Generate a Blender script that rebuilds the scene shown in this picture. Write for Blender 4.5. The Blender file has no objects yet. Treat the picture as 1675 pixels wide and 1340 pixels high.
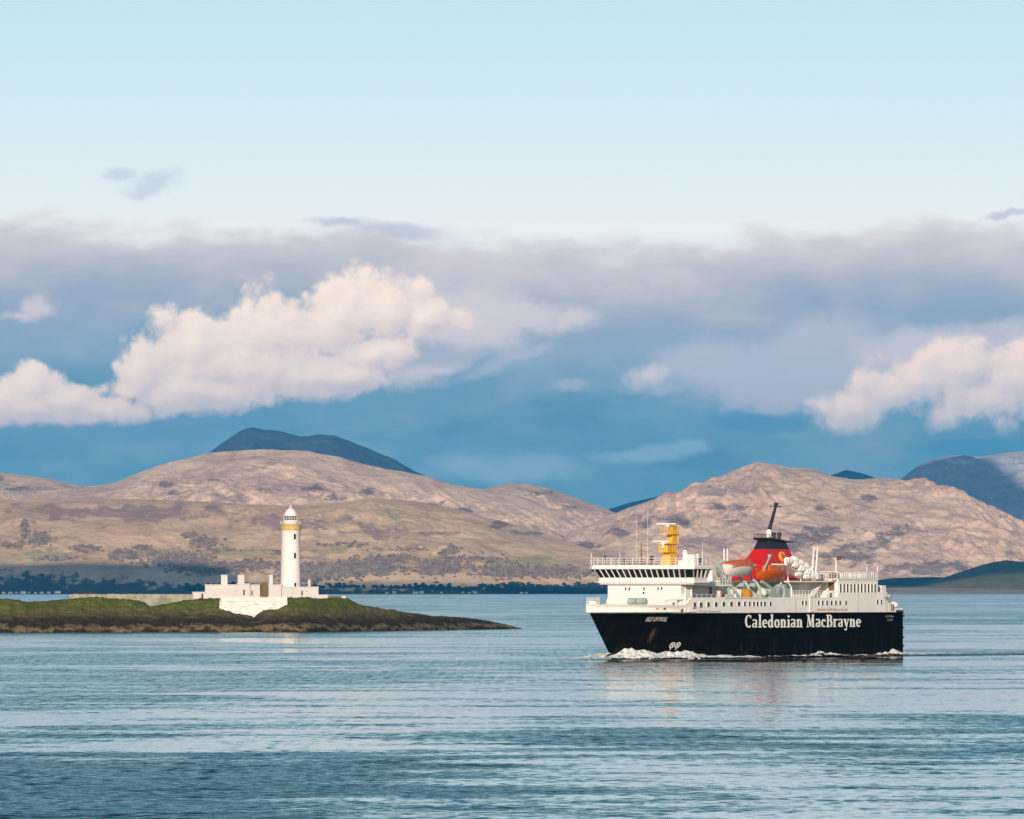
import bpy, math, random
import numpy as np
from mathutils import Vector, Matrix, noise as mnoise

R = math.radians
SC = bpy.context.scene
COL = SC.collection
F = 13958.0          # focal length in photo pixels (1675 wide)
HC = 11.5            # camera height above the sea
YH = 963.5           # horizon row of the photo

# ------------------------------------------------------------------ camera
cd = bpy.data.cameras.new('camera'); cam = bpy.data.objects.new('camera', cd); COL.objects.link(cam)
cam.location = (0, 0, HC); cam.rotation_euler = (R(90), 0, 0)
cd.sensor_width = 36; cd.lens = 36 * F / 1675; cd.shift_y = (YH - 670) / 1675
cd.clip_start = 1; cd.clip_end = 200000
SC.camera = cam
SC.view_settings.view_transform = 'Standard'; SC.view_settings.look = 'None'
SC.view_settings.exposure = 0.0; SC.view_settings.gamma = 1.0

# ------------------------------------------------------------------ sun
SUN_EL, SUN_AZ = 16.0, 5.0      # elevation; degrees to the left of straight behind the camera
sdir = Vector((-math.sin(R(SUN_AZ)) * math.cos(R(SUN_EL)), -math.cos(R(SUN_AZ)) * math.cos(R(SUN_EL)), math.sin(R(SUN_EL))))
ld = bpy.data.lights.new('sun', 'SUN'); sun = bpy.data.objects.new('sun', ld); COL.objects.link(sun)
ld.energy = 5.0; ld.angle = R(0.5); ld.color = (1.0, 0.82, 0.68)
sun.rotation_euler = sdir.to_track_quat('Z', 'Y').to_euler(); sun.location = (0, -200, 300)

# ------------------------------------------------------------------ sky
def lin(r, g, b):
    f = lambda c: c / 12.92 if c <= 0.04045 else ((c + 0.055) / 1.055) ** 2.4
    return (f(r / 255), f(g / 255), f(b / 255), 1.0)

class NT:
    """tiny expression helper over a node tree"""
    def __init__(s, nt): s.nt = nt; s.n = nt.nodes; s.l = nt.links
    def put(s, sock, v):
        if isinstance(v, bpy.types.NodeSocket): s.l.new(v, sock)
        else: sock.default_value = v
    def m(s, op, a, b=0.0, c=0.0, clamp=False):
        d = s.n.new('ShaderNodeMath'); d.operation = op; d.use_clamp = clamp
        s.put(d.inputs[0], a); s.put(d.inputs[1], b); s.put(d.inputs[2], c); return d.outputs[0]
    def add(s, *a):
        r = a[0]
        for x in a[1:]: r = s.m('ADD', r, x)
        return r
    def sub(s, a, b): return s.m('SUBTRACT', a, b)
    def mul(s, *a):
        r = a[0]
        for x in a[1:]: r = s.m('MULTIPLY', r, x)
        return r
    def sstep(s, x, lo, hi, a=0.0, b=1.0):
        d = s.n.new('ShaderNodeMapRange'); d.interpolation_type = 'SMOOTHSTEP'
        s.put(d.inputs[0], x); s.put(d.inputs[1], lo); s.put(d.inputs[2], hi); s.put(d.inputs[3], a); s.put(d.inputs[4], b)
        return d.outputs[0]
    def lstep(s, x, lo, hi, a=0.0, b=1.0):
        d = s.n.new('ShaderNodeMapRange'); d.clamp = True
        s.put(d.inputs[0], x); s.put(d.inputs[1], lo); s.put(d.inputs[2], hi); s.put(d.inputs[3], a); s.put(d.inputs[4], b)
        return d.outputs[0]
    def vec(s, x, y, z=0.0):
        d = s.n.new('ShaderNodeCombineXYZ'); s.put(d.inputs[0], x); s.put(d.inputs[1], y); s.put(d.inputs[2], z); return d.outputs[0]
    def xyz(s, v):
        d = s.n.new('ShaderNodeSeparateXYZ'); s.l.new(v, d.inputs[0]); return d.outputs
    def vm(s, op, a, b=(0, 0, 0)):
        d = s.n.new('ShaderNodeVectorMath'); d.operation = op; s.put(d.inputs[0], a); s.put(d.inputs[1], b); return d.outputs[0]
    def noise(s, v, scale, detail=4, rough=0.5, dist=0.0, dim='2D', color=False):
        d = s.n.new('ShaderNodeTexNoise'); d.noise_dimensions = dim
        if v is not None: s.l.new(v, d.inputs['Vector'])
        d.inputs['Scale'].default_value = scale; d.inputs['Detail'].default_value = detail
        d.inputs['Roughness'].default_value = rough; d.inputs['Distortion'].default_value = dist
        return d.outputs['Color'] if color else d.outputs[0]
    def voro(s, v, scale, detail=2, rough=0.5, smooth=0.6):
        d = s.n.new('ShaderNodeTexVoronoi'); d.voronoi_dimensions = '2D'; d.feature = 'SMOOTH_F1'
        s.l.new(v, d.inputs['Vector']); d.inputs['Scale'].default_value = scale
        d.inputs['Detail'].default_value = detail; d.inputs['Roughness'].default_value = rough
        d.inputs['Smoothness'].default_value = smooth; return d.outputs['Distance']
    def ramp(s, x, pts, interp='LINEAR'):
        d = s.n.new('ShaderNodeValToRGB'); s.l.new(x, d.inputs[0]); e = d.color_ramp.elements
        d.color_ramp.interpolation = interp
        while len(e) < len(pts): e.new(0.5)
        for k, (p, c) in enumerate(pts): e[k].position = p; e[k].color = c if len(c) == 4 else (*c, 1)
        return d.outputs[0]
    def mix(s, f, a, b, mode='MIX'):
        d = s.n.new('ShaderNodeMix'); d.data_type = 'RGBA'; d.blend_type = mode
        s.put(d.inputs[0], f); s.put(d.inputs[6], a); s.put(d.inputs[7], b); return d.outputs[2]

world = bpy.data.worlds.new('World'); SC.world = world; world.use_nodes = True
def build_sky():
    nt = world.node_tree; nt.nodes.clear(); N = NT(nt)
    out = N.n.new('ShaderNodeOutputWorld'); bg = N.n.new('ShaderNodeBackground'); N.l.new(bg.outputs[0], out.inputs[0])
    bg.inputs[1].default_value = 0.1
    sky = N.n.new('ShaderNodeTexSky'); sky.sky_type = 'NISHITA'; sky.sun_disc = False
    sky.sun_elevation = R(SUN_EL); sky.sun_rotation = R(180 + SUN_AZ); sky.air_density = 1.0; sky.dust_density = 0.6; sky.ozone_density = 1.6
    tc = N.n.new('ShaderNodeTexCoord'); x, y, z = N.xyz(tc.outputs['Generated'])
    yy = N.m('MAXIMUM', y, 0.05)
    U = N.add(N.mul(N.m('DIVIDE', x, yy), F / 1000), 0.8375)
    V = N.sub(YH / 1000, N.mul(N.m('DIVIDE', z, yy), F / 1000))
    P = N.vec(U, V)
    # the clear sky and, below it, the soft bank of distant stratus in shade
    w1 = N.noise(P, 1.6, 3, 0.5); w2 = N.noise(N.vec(N.mul(U, 1.0), N.mul(V, 2.4)), 7.0, 5, 0.55)
    wide = N.m('COSINE', N.mul(N.sub(U, 0.93), 4.3))                  # the bank's top sags in the middle
    edge = N.add(V, N.mul(N.sub(w1, 0.5), 0.07), N.mul(N.sub(w2, 0.5), 0.085), N.mul(wide, -0.017))
    def S(px): return (px + 600) / 1600
    clear = N.ramp(N.m('DIVIDE', N.add(V, 0.6), 1.6), [(0.0, lin(84, 146, 172)), (S(-280), lin(150, 204, 222)), (S(0), lin(192, 225, 238)), (S(190), lin(209, 233, 242)), (S(370), lin(234, 242, 244))])
    bank = N.ramp(N.m('DIVIDE', N.add(edge, 0.6), 1.6), [(S(345), lin(222, 220, 224)), (S(400), lin(207, 205, 211)), (S(450), lin(184, 187, 199)), (S(510), lin(160, 174, 193)), (S(575), lin(138, 168, 192)), (S(650), lin(110, 156, 184)), (S(760), lin(102, 154, 180)), (S(960), lin(102, 156, 182))])
    lum = N.noise(N.vec(U, N.mul(V, 2.2)), 3.2, 5, 0.5)
    bank = N.mix(N.mul(N.sstep(lum, 0.46, 0.72, 0, 0.6), N.sstep(V, 0.62, 0.48)), bank, lin(220, 211, 217))
    bank = N.mix(N.mul(N.sstep(lum, 0.50, 0.30, 0, 0.5), N.sstep(V, 0.38, 0.50)), bank, lin(132, 163, 190))
    col = N.mix(N.sstep(edge, 0.360, 0.412), clear, bank)
    mot = N.noise(N.vec(N.add(N.mul(U, 0.9), 4.2), N.mul(V, 2.6)), 4.5, 6, 0.55)
    low = N.sstep(V, 0.55, 0.68)
    col = N.mix(N.mul(N.sstep(mot, 0.5, 0.72, 0, 0.6), low), col, lin(140, 168, 188))
    col = N.mix(N.mul(N.sstep(mot, 0.5, 0.3, 0, 0.6), low), col, lin(86, 138, 168))
    # soft layer: each patch (centre px, py, radii, colour, opacity, noise weight)
    wx = N.sub(N.noise(P, 9, 5, 0.6), 0.5); wy = N.sub(N.noise(N.vm('ADD', P, (3.7, 9.1, 0)), 9, 5, 0.6), 0.5)
    def soft(col, blobs, colour, alpha, nz, ns, lo=0.0, hi=0.5, sx=1.0):
        nz_ = N.mul(N.sub(N.noise(N.vec(N.mul(U, sx), V), ns, 7, 0.6), 0.5), nz)
        e = None
        for (cx, cy, rx, ry, tilt) in blobs:
            du = N.add(U, N.mul(wx, 0.06), -cx / 1000); dv = N.add(V, N.mul(wy, 0.04), -cy / 1000)
            c, s_ = math.cos(R(tilt)), math.sin(R(tilt))
            a = N.mul(N.add(N.mul(du, c), N.mul(dv, s_)), 1000 / rx); b = N.mul(N.add(N.mul(du, -s_), N.mul(dv, c)), 1000 / ry)
            d = N.sub(1.0, N.m('SQRT', N.add(N.mul(a, a), N.mul(b, b))))
            e = d if e is None else N.m('SMOOTH_MAX', e, d, 0.25)
        return N.mix(N.mul(N.sstep(N.add(e, nz_), lo, hi), alpha), col, colour)
    col = soft(col, [(250, 298, 95, 38, -20), (190, 285, 60, 18, 0)], lin(196, 207, 224), 0.75, 1.5, 10, 0.15, 0.8, 0.6)
    col = soft(col, [(650, 374, 120, 22, 3), (560, 362, 80, 14, 0), (1640, 352, 70, 12, -4)], lin(188, 196, 214), 0.8, 1.2, 12, 0.1, 0.7, 0.6)
    col = soft(col, [(1370, 600, 330, 85, -3), (1180, 590, 120, 55, 0)], lin(190, 193, 209), 0.8, 1.3, 7, -0.05, 0.6, 0.8)
    col = soft(col, [(1540, 560, 200, 40, -8)], lin(206, 203, 214), 0.7, 1.2, 9, 0.0, 0.6, 0.8)
    col = soft(col, [(1050, 745, 130, 24, -5), (850, 765, 150, 35, 0), (1130, 735, 50, 14, 0)], lin(146, 182, 202), 0.8, 1.2, 10, 0.0, 0.7, 0.7)
    col = soft(col, [(270, 690, 360, 40, -4), (720, 640, 160, 40, -10)], lin(104, 152, 184), 0.6, 0.8, 8, 0.0, 0.6, 0.8)
    col = soft(col, [(1250, 690, 130, 22, 0), (1600, 730, 160, 20, 0), (270, 560, 90, 40, 0)], lin(86, 146, 180), 0.75, 1.0, 8, 0.0, 0.6, 0.8)
    col = soft(col, [(60, 503, 50, 26, -15), (30, 520, 40, 14, 0)], lin(214, 206, 214), 0.9, 1.3, 16, 0.05, 1.0)
    col = soft(col, [(1058, 617, 56, 27, -22)], lin(214, 207, 215), 0.9, 1.3, 14, 0.05, 1.0)
    col = soft(col, [(1090, 640, 60, 16, 0), (940, 630, 50, 16, 0)], lin(170, 182, 199), 0.7, 1.3, 12, 0.05, 0.7)
    # billowing cumulus lit from the front left: a height field and its relief towards the light
    def cumulus(col, balls, base, slope, lit, mid, low, soft_edge, k_relief, tall):
        def field(Pv):
            u, v, _ = N.xyz(Pv)
            e = None
            for (cx, cy, rx, ry) in balls:
                a = N.mul(N.sub(u, cx / 1000), 1000 / rx); b = N.mul(N.sub(v, cy / 1000), 1000 / ry)
                d = N.sub(1.0, N.m('SQRT', N.add(N.mul(a, a), N.mul(b, b))))
                e = d if e is None else N.m('SMOOTH_MAX', e, d, 0.2)
            bl = N.mul(N.sub(0.42, N.voro(Pv, 12, 4.0, 0.55, 0.4)), 0.5)
            fb = N.mul(N.sub(N.noise(Pv, 11, 12, 0.61), 0.5), 0.6)
            floor_ = N.mul(N.sub(N.add(N.mul(u, -slope), base), v), 16.0)
            h = N.add(e, bl, fb, 0.2)
            return N.m('SMOOTH_MIN', h, N.add(floor_, N.mul(fb, 1.2)), 0.35)
        wv = N.vec(N.mul(wx, 0.022), N.mul(wy, 0.022))
        P0 = N.vm('ADD', P, wv)
        h0 = field(P0); h1 = field(N.vm('ADD', P0, (-0.012, -0.016, 0)))
        rel = N.mul(N.sub(h0, h1), k_relief)
        depth = N.sstep(h0, 0.0, 0.9)
        up = N.lstep(N.sub(N.add(N.mul(U, -slope), base), V), 0.0, tall)
        sh = N.add(0.22, N.mul(up, 0.48), N.mul(rel, 1.0), N.mul(depth, 0.10))
        c = N.ramp(sh, [(0.0, low), (0.42, mid), (0.85, lit)])
        return N.mix(N.sstep(h0, 0.0, soft_edge), col, c)
    col = cumulus(col, [(1400, 672, 80, 50), (1460, 640, 90, 62), (1500, 620, 80, 60), (1570, 600, 85, 72), (1600, 655, 120, 60), (1670, 620, 100, 88), (1760, 610, 100, 80)],
                  0.742, 0.012, lin(248, 228, 218), lin(212, 204, 209), lin(166, 184, 203), 0.5, 0.45, 0.19)
    col = soft(col, [(760, 530, 150, 66, -6), (870, 515, 90, 40, -5), (720, 590, 120, 38, -22), (930, 520, 60, 30, 0)], lin(214, 208, 214), 0.9, 1.5, 9, -0.08, 0.7)
    col = soft(col, [(800, 600, 110, 16, -18), (870, 575, 60, 12, -18)], lin(182, 190, 205), 0.6, 1.3, 10, 0.0, 0.9)
    col = soft(col, [(720, 585, 110, 26, -10)], lin(154, 169, 193), 0.7, 1.0, 9, 0.1, 0.7)
    col = cumulus(col, [(62, 628, 62, 46), (20, 660, 110, 36), (130, 672, 150, 30), (240, 598, 72, 70), (315, 560, 85, 78), (430, 535, 105, 88), (555, 515, 105, 82), (635, 505, 85, 72), (500, 615, 160, 48), (700, 520, 80, 42), (400, 600, 190, 66), (320, 640, 170, 46), (560, 615, 90, 36), (615, 575, 80, 40), (0, 650, 90, 50), (90, 655, 110, 45)],
                  0.722, 0.092, lin(255, 238, 223), lin(230, 215, 212), lin(180, 184, 201), 0.36, 0.48, 0.23)
    # everything above, beside and behind the pictured part of the sky is the plain daylight sky
    el = N.m('ARCSINE', z)
    f = N.mul(N.sstep(el, R(9), R(34), 1, 0), N.sstep(y, 0.1, 0.5))
    tint = N.mix(1.0, sky.outputs[0], (1.0, 1.12, 1.2, 1), 'MULTIPLY')
    painted = N.mix(1.0, col, (11.6, 11.2, 10.8, 1), 'MULTIPLY')
    N.l.new(N.mix(f, tint, painted), bg.inputs[0])
    world.cycles.sampling_method = 'MANUAL'; world.cycles.sample_map_resolution = 512
build_sky()

# ------------------------------------------------------------------ materials
def mat(name, base, rough=0.6, var=0.0, vscale=1.0, dark=None, spec=0.5, metal=0.0, coat=0.0, bump=0.0, bscale=4.0):
    """a painted or natural surface: base colour, patchy wear towards `dark`, optional bump"""
    m = bpy.data.materials.new(name); m.use_nodes = True; N = NT(m.node_tree); b = N.n['Principled BSDF']
    c = (*base, 1)
    tc = N.n.new('ShaderNodeTexCoord')
    if var > 0:
        n = N.noise(tc.outputs['Object'], vscale, 6, 0.6, 0, '3D')
        d = dark if dark else tuple(v * 0.55 for v in base)
        N.l.new(N.mix(N.sstep(n, 0.42, 0.75, 0, var), c, (*d, 1)), b.inputs['Base Color'])
    else: b.inputs['Base Color'].default_value = c
    if bump > 0:
        bn = N.n.new('ShaderNodeBump'); bn.inputs['Strength'].default_value = bump; bn.inputs['Distance'].default_value = 0.2
        N.l.new(N.noise(tc.outputs['Object'], bscale, 6, 0.6, 0, '3D'), bn.inputs['Height']); N.l.new(bn.outputs[0], b.inputs['Normal'])
    b.inputs['Roughness'].default_value = rough; b.inputs['Metallic'].default_value = metal
    b.inputs['Specular IOR Level'].default_value = spec; b.inputs['Coat Weight'].default_value = coat
    return m

M = dict(
    white=mat('ship_white_paint', (0.735, 0.685, 0.655), 0.45, 0.35, 0.35, (0.62, 0.58, 0.50)),
    offwhite=mat('ship_cream_plate', (0.86, 0.825, 0.74), 0.55, 0.5, 0.3, (0.58, 0.54, 0.46)),
    red=mat('funnel_red', (0.52, 0.012, 0.010), 0.4, 0.3, 0.5),
    boot=mat('boot_top_red', (0.22, 0.04, 0.035), 0.6, 0.5, 0.6),
    funnel_black=mat('funnel_black', (0.012, 0.013, 0.018), 0.5, 0.3, 0.7, (0.03, 0.03, 0.035)),
    yellow=mat('mast_ochre', (0.78, 0.42, 0.035), 0.5, 0.4, 1.2, (0.5, 0.25, 0.03)),
    badge=mat('emblem_yellow', (0.85, 0.40, 0.02), 0.4),
    orange=mat('boat_orange', (0.56, 0.105, 0.008), 0.32, 0.4, 1.3, (0.45, 0.07, 0.01)),
    green=mat('deck_gear_green', (0.30, 0.385, 0.33), 0.5, 0.5, 0.9, (0.25, 0.33, 0.28)),
    deck=mat('deck_green', (0.12, 0.17, 0.14), 0.8, 0.5, 0.8),
    glass=mat('dark_glass', (0.012, 0.016, 0.014), 0.08, 0, 1, None, 0.6),
    rail=mat('rail_white', (0.70, 0.70, 0.66), 0.5),
    steel=mat('grey_steel', (0.30, 0.31, 0.30), 0.5, 0.4, 1.0),
    black=mat('black_fitting', (0.018, 0.018, 0.018), 0.6),
    brown=mat('wood_brown', (0.16, 0.085, 0.035), 0.7, 0.5, 0.8),
    letter=mat('lettering_white', (0.90, 0.87, 0.78), 0.5),
    letter_grey=mat('lettering_grey', (0.33, 0.32, 0.28), 0.6),
    letter_red=mat('lettering_red', (0.50, 0.16, 0.13), 0.6),
    raft=mat('raft_white', (0.82, 0.80, 0.75), 0.35, 0.3, 1.5),
    flag=mat('flag_red', (0.13, 0.035, 0.03), 0.8, 0.4, 2.0),
    lime=mat('limewashed_stone', (0.52, 0.50, 0.465), 0.8, 0.4, 0.22, (0.44, 0.42, 0.37), bump=0.3),
    tower=mat('tower_white', (0.695, 0.65, 0.63), 0.75, 0.25, 0.2, (0.76, 0.72, 0.65)),
    ochre=mat('gallery_ochre', (0.50, 0.34, 0.12), 0.7, 0.4, 0.8),
    gatewood=mat('gate_brown', (0.13, 0.085, 0.035), 0.8, 0.5, 1.2),
    slate=mat('slate_dark', (0.08, 0.08, 0.085), 0.7, 0.5, 0.5),
    cottage=mat('far_whitewash', (0.75, 0.74, 0.70), 0.8),
)
def wall_material():
    m = bpy.data.materials.new('rubble_wall'); m.use_nodes = True; N = NT(m.node_tree); b = N.n['Principled BSDF']
    tc = N.n.new('ShaderNodeTexCoord'); n = N.noise(tc.outputs['Object'], 0.5, 6, 0.65, 0, '3D')
    v = N.n.new('ShaderNodeTexVoronoi'); v.inputs['Scale'].default_value = 2.0; N.l.new(tc.outputs['Object'], v.inputs['Vector'])
    c = N.ramp(n, [(0.3, (0.16, 0.15, 0.10)), (0.5, (0.30, 0.28, 0.22)), (0.7, (0.42, 0.40, 0.33))])
    N.l.new(N.mix(0.25, c, v.outputs['Color'], 'MULTIPLY'), b.inputs['Base Color']); b.inputs['Roughness'].default_value = 0.9
    return m
M['rubble'] = wall_material()
def parapet_material():
    m = bpy.data.materials.new('retaining_wall_white'); m.use_nodes = True; N = NT(m.node_tree); b = N.n['Principled BSDF']
    tc = N.n.new('ShaderNodeTexCoord'); x, y, z = N.xyz(tc.outputs['Object'])
    n = N.noise(N.vec(N.mul(x, 0.5), y, N.mul(z, 2.2)), 0.9, 7, 0.7, 0, '3D')
    c = N.mix(N.sstep(n, 0.50, 0.64, 0, 0.85), (0.66, 0.635, 0.585, 1), (0.30, 0.28, 0.20, 1))
    N.l.new(c, b.inputs['Base Color']); b.inputs['Roughness'].default_value = 0.9
    return m
M['parapet'] = parapet_material()
def hull_material():
    m = bpy.data.materials.new('hull_black_paint'); m.use_nodes = True; N = NT(m.node_tree); b = N.n['Principled BSDF']
    tc = N.n.new('ShaderNodeTexCoord'); x, y, z = N.xyz(tc.outputs['Object'])
    base = N.mix(N.sstep(N.noise(tc.outputs['Object'], 0.35, 6, 0.6, 0, '3D'), 0.45, 0.75, 0, 0.6), (0.0022, 0.0022, 0.0018, 1), (0.010, 0.009, 0.007, 1))
    st = N.noise(N.vec(N.mul(x, 2.0), N.mul(y, 2.0), N.mul(z, 0.18)), 1.0, 5, 0.6, 0, '3D')
    col = N.mul(N.sstep(N.m('ABSOLUTE', N.sub(x, 6.6)), 0.1, 1.0, 1, 0), N.sstep(z, 2.2, 3.2), N.sstep(z, 4.6, 5.4, 1, 0), N.sstep(st, 0.4, 0.6))
    salt = N.mul(N.sstep(N.noise(N.vec(N.mul(x, 1.1), y, N.mul(z, 0.12)), 1.0, 6, 0.65, 0, '3D'), 0.5, 0.75), N.sstep(z, 4.5, 0.3), 0.75)
    base = N.mix(salt, base, (0.035, 0.034, 0.028, 1))
    seam = N.m('MAXIMUM', N.sstep(N.m('ABSOLUTE', N.sub(N.m('FRACT', N.mul(x, 0.111)), 0.5)), 0.0, 0.012, 1, 0), N.sstep(N.m('ABSOLUTE', N.sub(N.m('FRACT', N.mul(z, 0.42)), 0.5)), 0.0, 0.03, 1, 0))
    base = N.mix(N.mul(seam, 0.45), base, (0.020, 0.021, 0.020, 1))
    run = N.mul(N.sstep(N.noise(N.vec(N.mul(x, 1.7), N.mul(y, 0.2), N.mul(z, 0.05)), 1.0, 4, 0.6, 0, '3D'), 0.64, 0.74), N.sstep(z, 2.0, 7.0), 0.5)
    base = N.mix(run, base, (0.05, 0.028, 0.015, 1))
    N.l.new(N.mix(N.mul(col, 0.8), base, (0.13, 0.075, 0.035, 1)), b.inputs['Base Color'])
    b.inputs['Roughness'].default_value = 0.6; b.inputs['Specular IOR Level'].default_value = 0.03
    return m
M['hull'] = hull_material()
def side_material():
    m = bpy.data.materials.new('white_side_plating'); m.use_nodes = True; N = NT(m.node_tree); b = N.n['Principled BSDF']
    tc = N.n.new('ShaderNodeTexCoord'); x, y, z = N.xyz(tc.outputs['Object'])
    g = N.noise(tc.outputs['Object'], 0.3, 6, 0.6, 0, '3D')
    c = N.mix(N.sstep(g, 0.42, 0.75, 0, 0.5), (0.86, 0.815, 0.74, 1), (0.72, 0.67, 0.58, 1))
    st = N.noise(N.vec(N.mul(x, 1.6), N.mul(y, 0.4), N.mul(z, 0.07)), 1.0, 5, 0.6, 0, '3D')
    c = N.mix(N.mul(N.sstep(st, 0.56, 0.74), 0.55), c, (0.42, 0.31, 0.20, 1))
    N.l.new(c, b.inputs['Base Color']); b.inputs['Roughness'].default_value = 0.55
    return m
M['offwhite'] = side_material()

# ------------------------------------------------------------------ mesh helpers
class MB:
    """collects simple solids; build() links them as ONE mesh object"""
    def __init__(s): s.v = []; s.f = []; s.mi = []; s.cur = 0
    def add(s, vs, fs):
        o = len(s.v); s.v += [tuple(p) for p in vs]; s.f += [tuple(i + o for i in f) for f in fs]; s.mi += [s.cur] * len(fs); return s
    def box(s, x0, x1, y0, y1, z0, z1):
        vs = [(x, y, z) for z in (z0, z1) for y in (y0, y1) for x in (x0, x1)]
        return s.add(vs, [(0, 2, 3, 1), (4, 5, 7, 6), (0, 1, 5, 4), (2, 6, 7, 3), (0, 4, 6, 2), (1, 3, 7, 5)])
    def hexa(s, lo, hi):
        """two quads (4 points each, same winding) joined"""
        return s.add(list(lo) + list(hi), [(3, 2, 1, 0), (4, 5, 6, 7), (0, 1, 5, 4), (1, 2, 6, 5), (2, 3, 7, 6), (3, 0, 4, 7)])
    def prism(s, pts, fn0, fn1):
        n = len(pts); vs = [fn0(*p) for p in pts] + [fn1(*p) for p in pts]
        return s.add(vs, [tuple(range(n - 1, -1, -1)), tuple(range(n, 2 * n))] + [(i, (i + 1) % n, (i + 1) % n + n, i + n) for i in range(n)])
    def tube(s, pts, r, n=6, r1=None):
        pts = [Vector(p) for p in pts]; rings = []; k = len(pts)
        for i, p in enumerate(pts):
            d = (pts[min(i + 1, k - 1)] - pts[max(i - 1, 0)]).normalized()
            a = d.cross(Vector((0, 0, 1)) if abs(d.z) < 0.9 else Vector((1, 0, 0))).normalized(); b = d.cross(a)
            rr = r if r1 is None else r + (r1 - r) * i / max(k - 1, 1)
            rings.append([p + (a * math.cos(2 * math.pi * j / n) + b * math.sin(2 * math.pi * j / n)) * rr for j in range(n)])
        vs = [v for rg in rings for v in rg]; fs = []
        for i in range(k - 1):
            for j in range(n): fs.append((i * n + j, i * n + (j + 1) % n, (i + 1) * n + (j + 1) % n, (i + 1) * n + j))
        fs += [tuple(range(n - 1, -1, -1)), tuple(range((k - 1) * n, k * n))]
        return s.add(vs, fs)
    def lathe(s, prof, c=(0, 0, 0), n=32, axis='z'):
        vs = []; fs = []
        for (r, h) in prof:
            for j in range(n):
                a = 2 * math.pi * j / n; p = (r * math.cos(a), r * math.sin(a), h)
                if axis == 'x': p = (h, r * math.cos(a), r * math.sin(a))
                if axis == 'y': p = (r * math.cos(a), h, r * math.sin(a))
                vs.append((p[0] + c[0], p[1] + c[1], p[2] + c[2]))
        for i in range(len(prof) - 1):
            for j in range(n): fs.append((i * n + j, i * n + (j + 1) % n, (i + 1) * n + (j + 1) % n, (i + 1) * n + j))
        fs += [tuple(range(n - 1, -1, -1)), tuple(range((len(prof) - 1) * n, len(prof) * n))]
        return s.add(vs, fs)
    def build(s, name, mats, parent=None, smooth=False):
        me = bpy.data.meshes.new(name); me.from_pydata(s.v, [], s.f)
        mats = mats if isinstance(mats, (list, tuple)) else [mats]
        for m in mats: me.materials.append(m)
        if len(mats) > 1: me.polygons.foreach_set('material_index', s.mi)
        if smooth: me.shade_smooth()
        me.update()
        import bmesh
        bm = bmesh.new(); bm.from_mesh(me); bmesh.ops.recalc_face_normals(bm, faces=bm.faces); bm.to_mesh(me); bm.free()
        if smooth:
            try: me.set_sharp_from_angle(angle=R(35))
            except Exception: pass
        o = bpy.data.objects.new(name, me); COL.objects.link(o)
        if parent: o.parent = parent
        return o

def tag(o, label=None, cat=None, group=None, kind=None):
    if label: o['label'] = label
    if cat: o['category'] = cat
    if group: o['group'] = group
    if kind: o['kind'] = kind
    return o
def empty(name, loc, rz, label, cat, group=None):
    o = bpy.data.objects.new(name, None); COL.objects.link(o); o.location = loc; o.rotation_euler = (0, 0, rz); o.empty_display_size = 1
    return tag(o, label, cat, group)
def copy_tree(o, parent=None):
    c = o.copy(); COL.objects.link(c)
    if parent: c.parent = parent
    for ch in [q for q in o.children]: copy_tree(ch, c)
    return c

# 2-D gradient noise on arrays
_rs = np.random.RandomState(7); _perm = _rs.permutation(512); _ga = _rs.rand(512) * 2 * np.pi
def perlin(x, y):
    xi = np.floor(x).astype(int); yi = np.floor(y).astype(int); xf = x - xi; yf = y - yi
    u = xf ** 3 * (xf * (xf * 6 - 15) + 10); v = yf ** 3 * (yf * (yf * 6 - 15) + 10)
    def g(ix, iy, fx, fy):
        h = _ga[_perm[(_perm[ix & 511] + iy) & 511]]; return np.cos(h) * fx + np.sin(h) * fy
    a = g(xi, yi, xf, yf); b = g(xi + 1, yi, xf - 1, yf); c = g(xi, yi + 1, xf, yf - 1); d = g(xi + 1, yi + 1, xf - 1, yf - 1)
    return (a + (b - a) * u) * (1 - v) + (c + (d - c) * u) * v
def fbm(x, y, oct=5, gain=0.5):
    s = 0; a = 1.0
    for k in range(oct): s = s + a * perlin(x * 2 ** k + 17.3 * k, y * 2 ** k - 9.1 * k); a *= gain
    return s
def ridged(x, y, oct=5, gain=0.5):
    s = 0; a = 1.0
    for k in range(oct): s = s + a * (1 - 2.4 * np.abs(perlin(x * 2 ** k + 31.7 * k, y * 2 ** k + 5.3 * k))); a *= gain
    return s
def grid_mesh(name, X, Y, Z, material, attrs=None, smooth=True, keep=None):
    ny, nx = X.shape; v = np.stack([X, Y, Z], -1).reshape(-1, 3).astype(np.float32)
    i = np.arange(ny * nx).reshape(ny, nx); q = np.stack([i[:-1, :-1], i[:-1, 1:], i[1:, 1:], i[1:, :-1]], -1).reshape(-1, 4)
    if keep is not None:
        q = q[keep.reshape(-1)]; used = np.unique(q); mp = np.full(ny * nx, -1); mp[used] = np.arange(len(used)); v = v[used]; q = mp[q]
    me = bpy.data.meshes.new(name); me.vertices.add(len(v)); me.vertices.foreach_set('co', v.ravel())
    me.loops.add(q.size); me.loops.foreach_set('vertex_index', q.ravel().astype(np.int32))
    me.polygons.add(len(q)); me.polygons.foreach_set('loop_start', np.arange(0, q.size, 4, dtype=np.int32))
    if smooth: me.polygons.foreach_set('use_smooth', np.ones(len(q), dtype=bool))
    me.update(calc_edges=True)
    for k, a in (attrs or {}).items():
        at = me.attributes.new(k, 'FLOAT', 'POINT'); a = a.reshape(-1)
        at.data.foreach_set('value', (a[used] if keep is not None else a).astype(np.float32))
    me.materials.append(material); o = bpy.data.objects.new(name, me); COL.objects.link(o); return o
def pX(px, Y): return (px - 837.5) / F * Y
def pZ(py, Y): return HC + (YH - py) * Y / F

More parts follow.
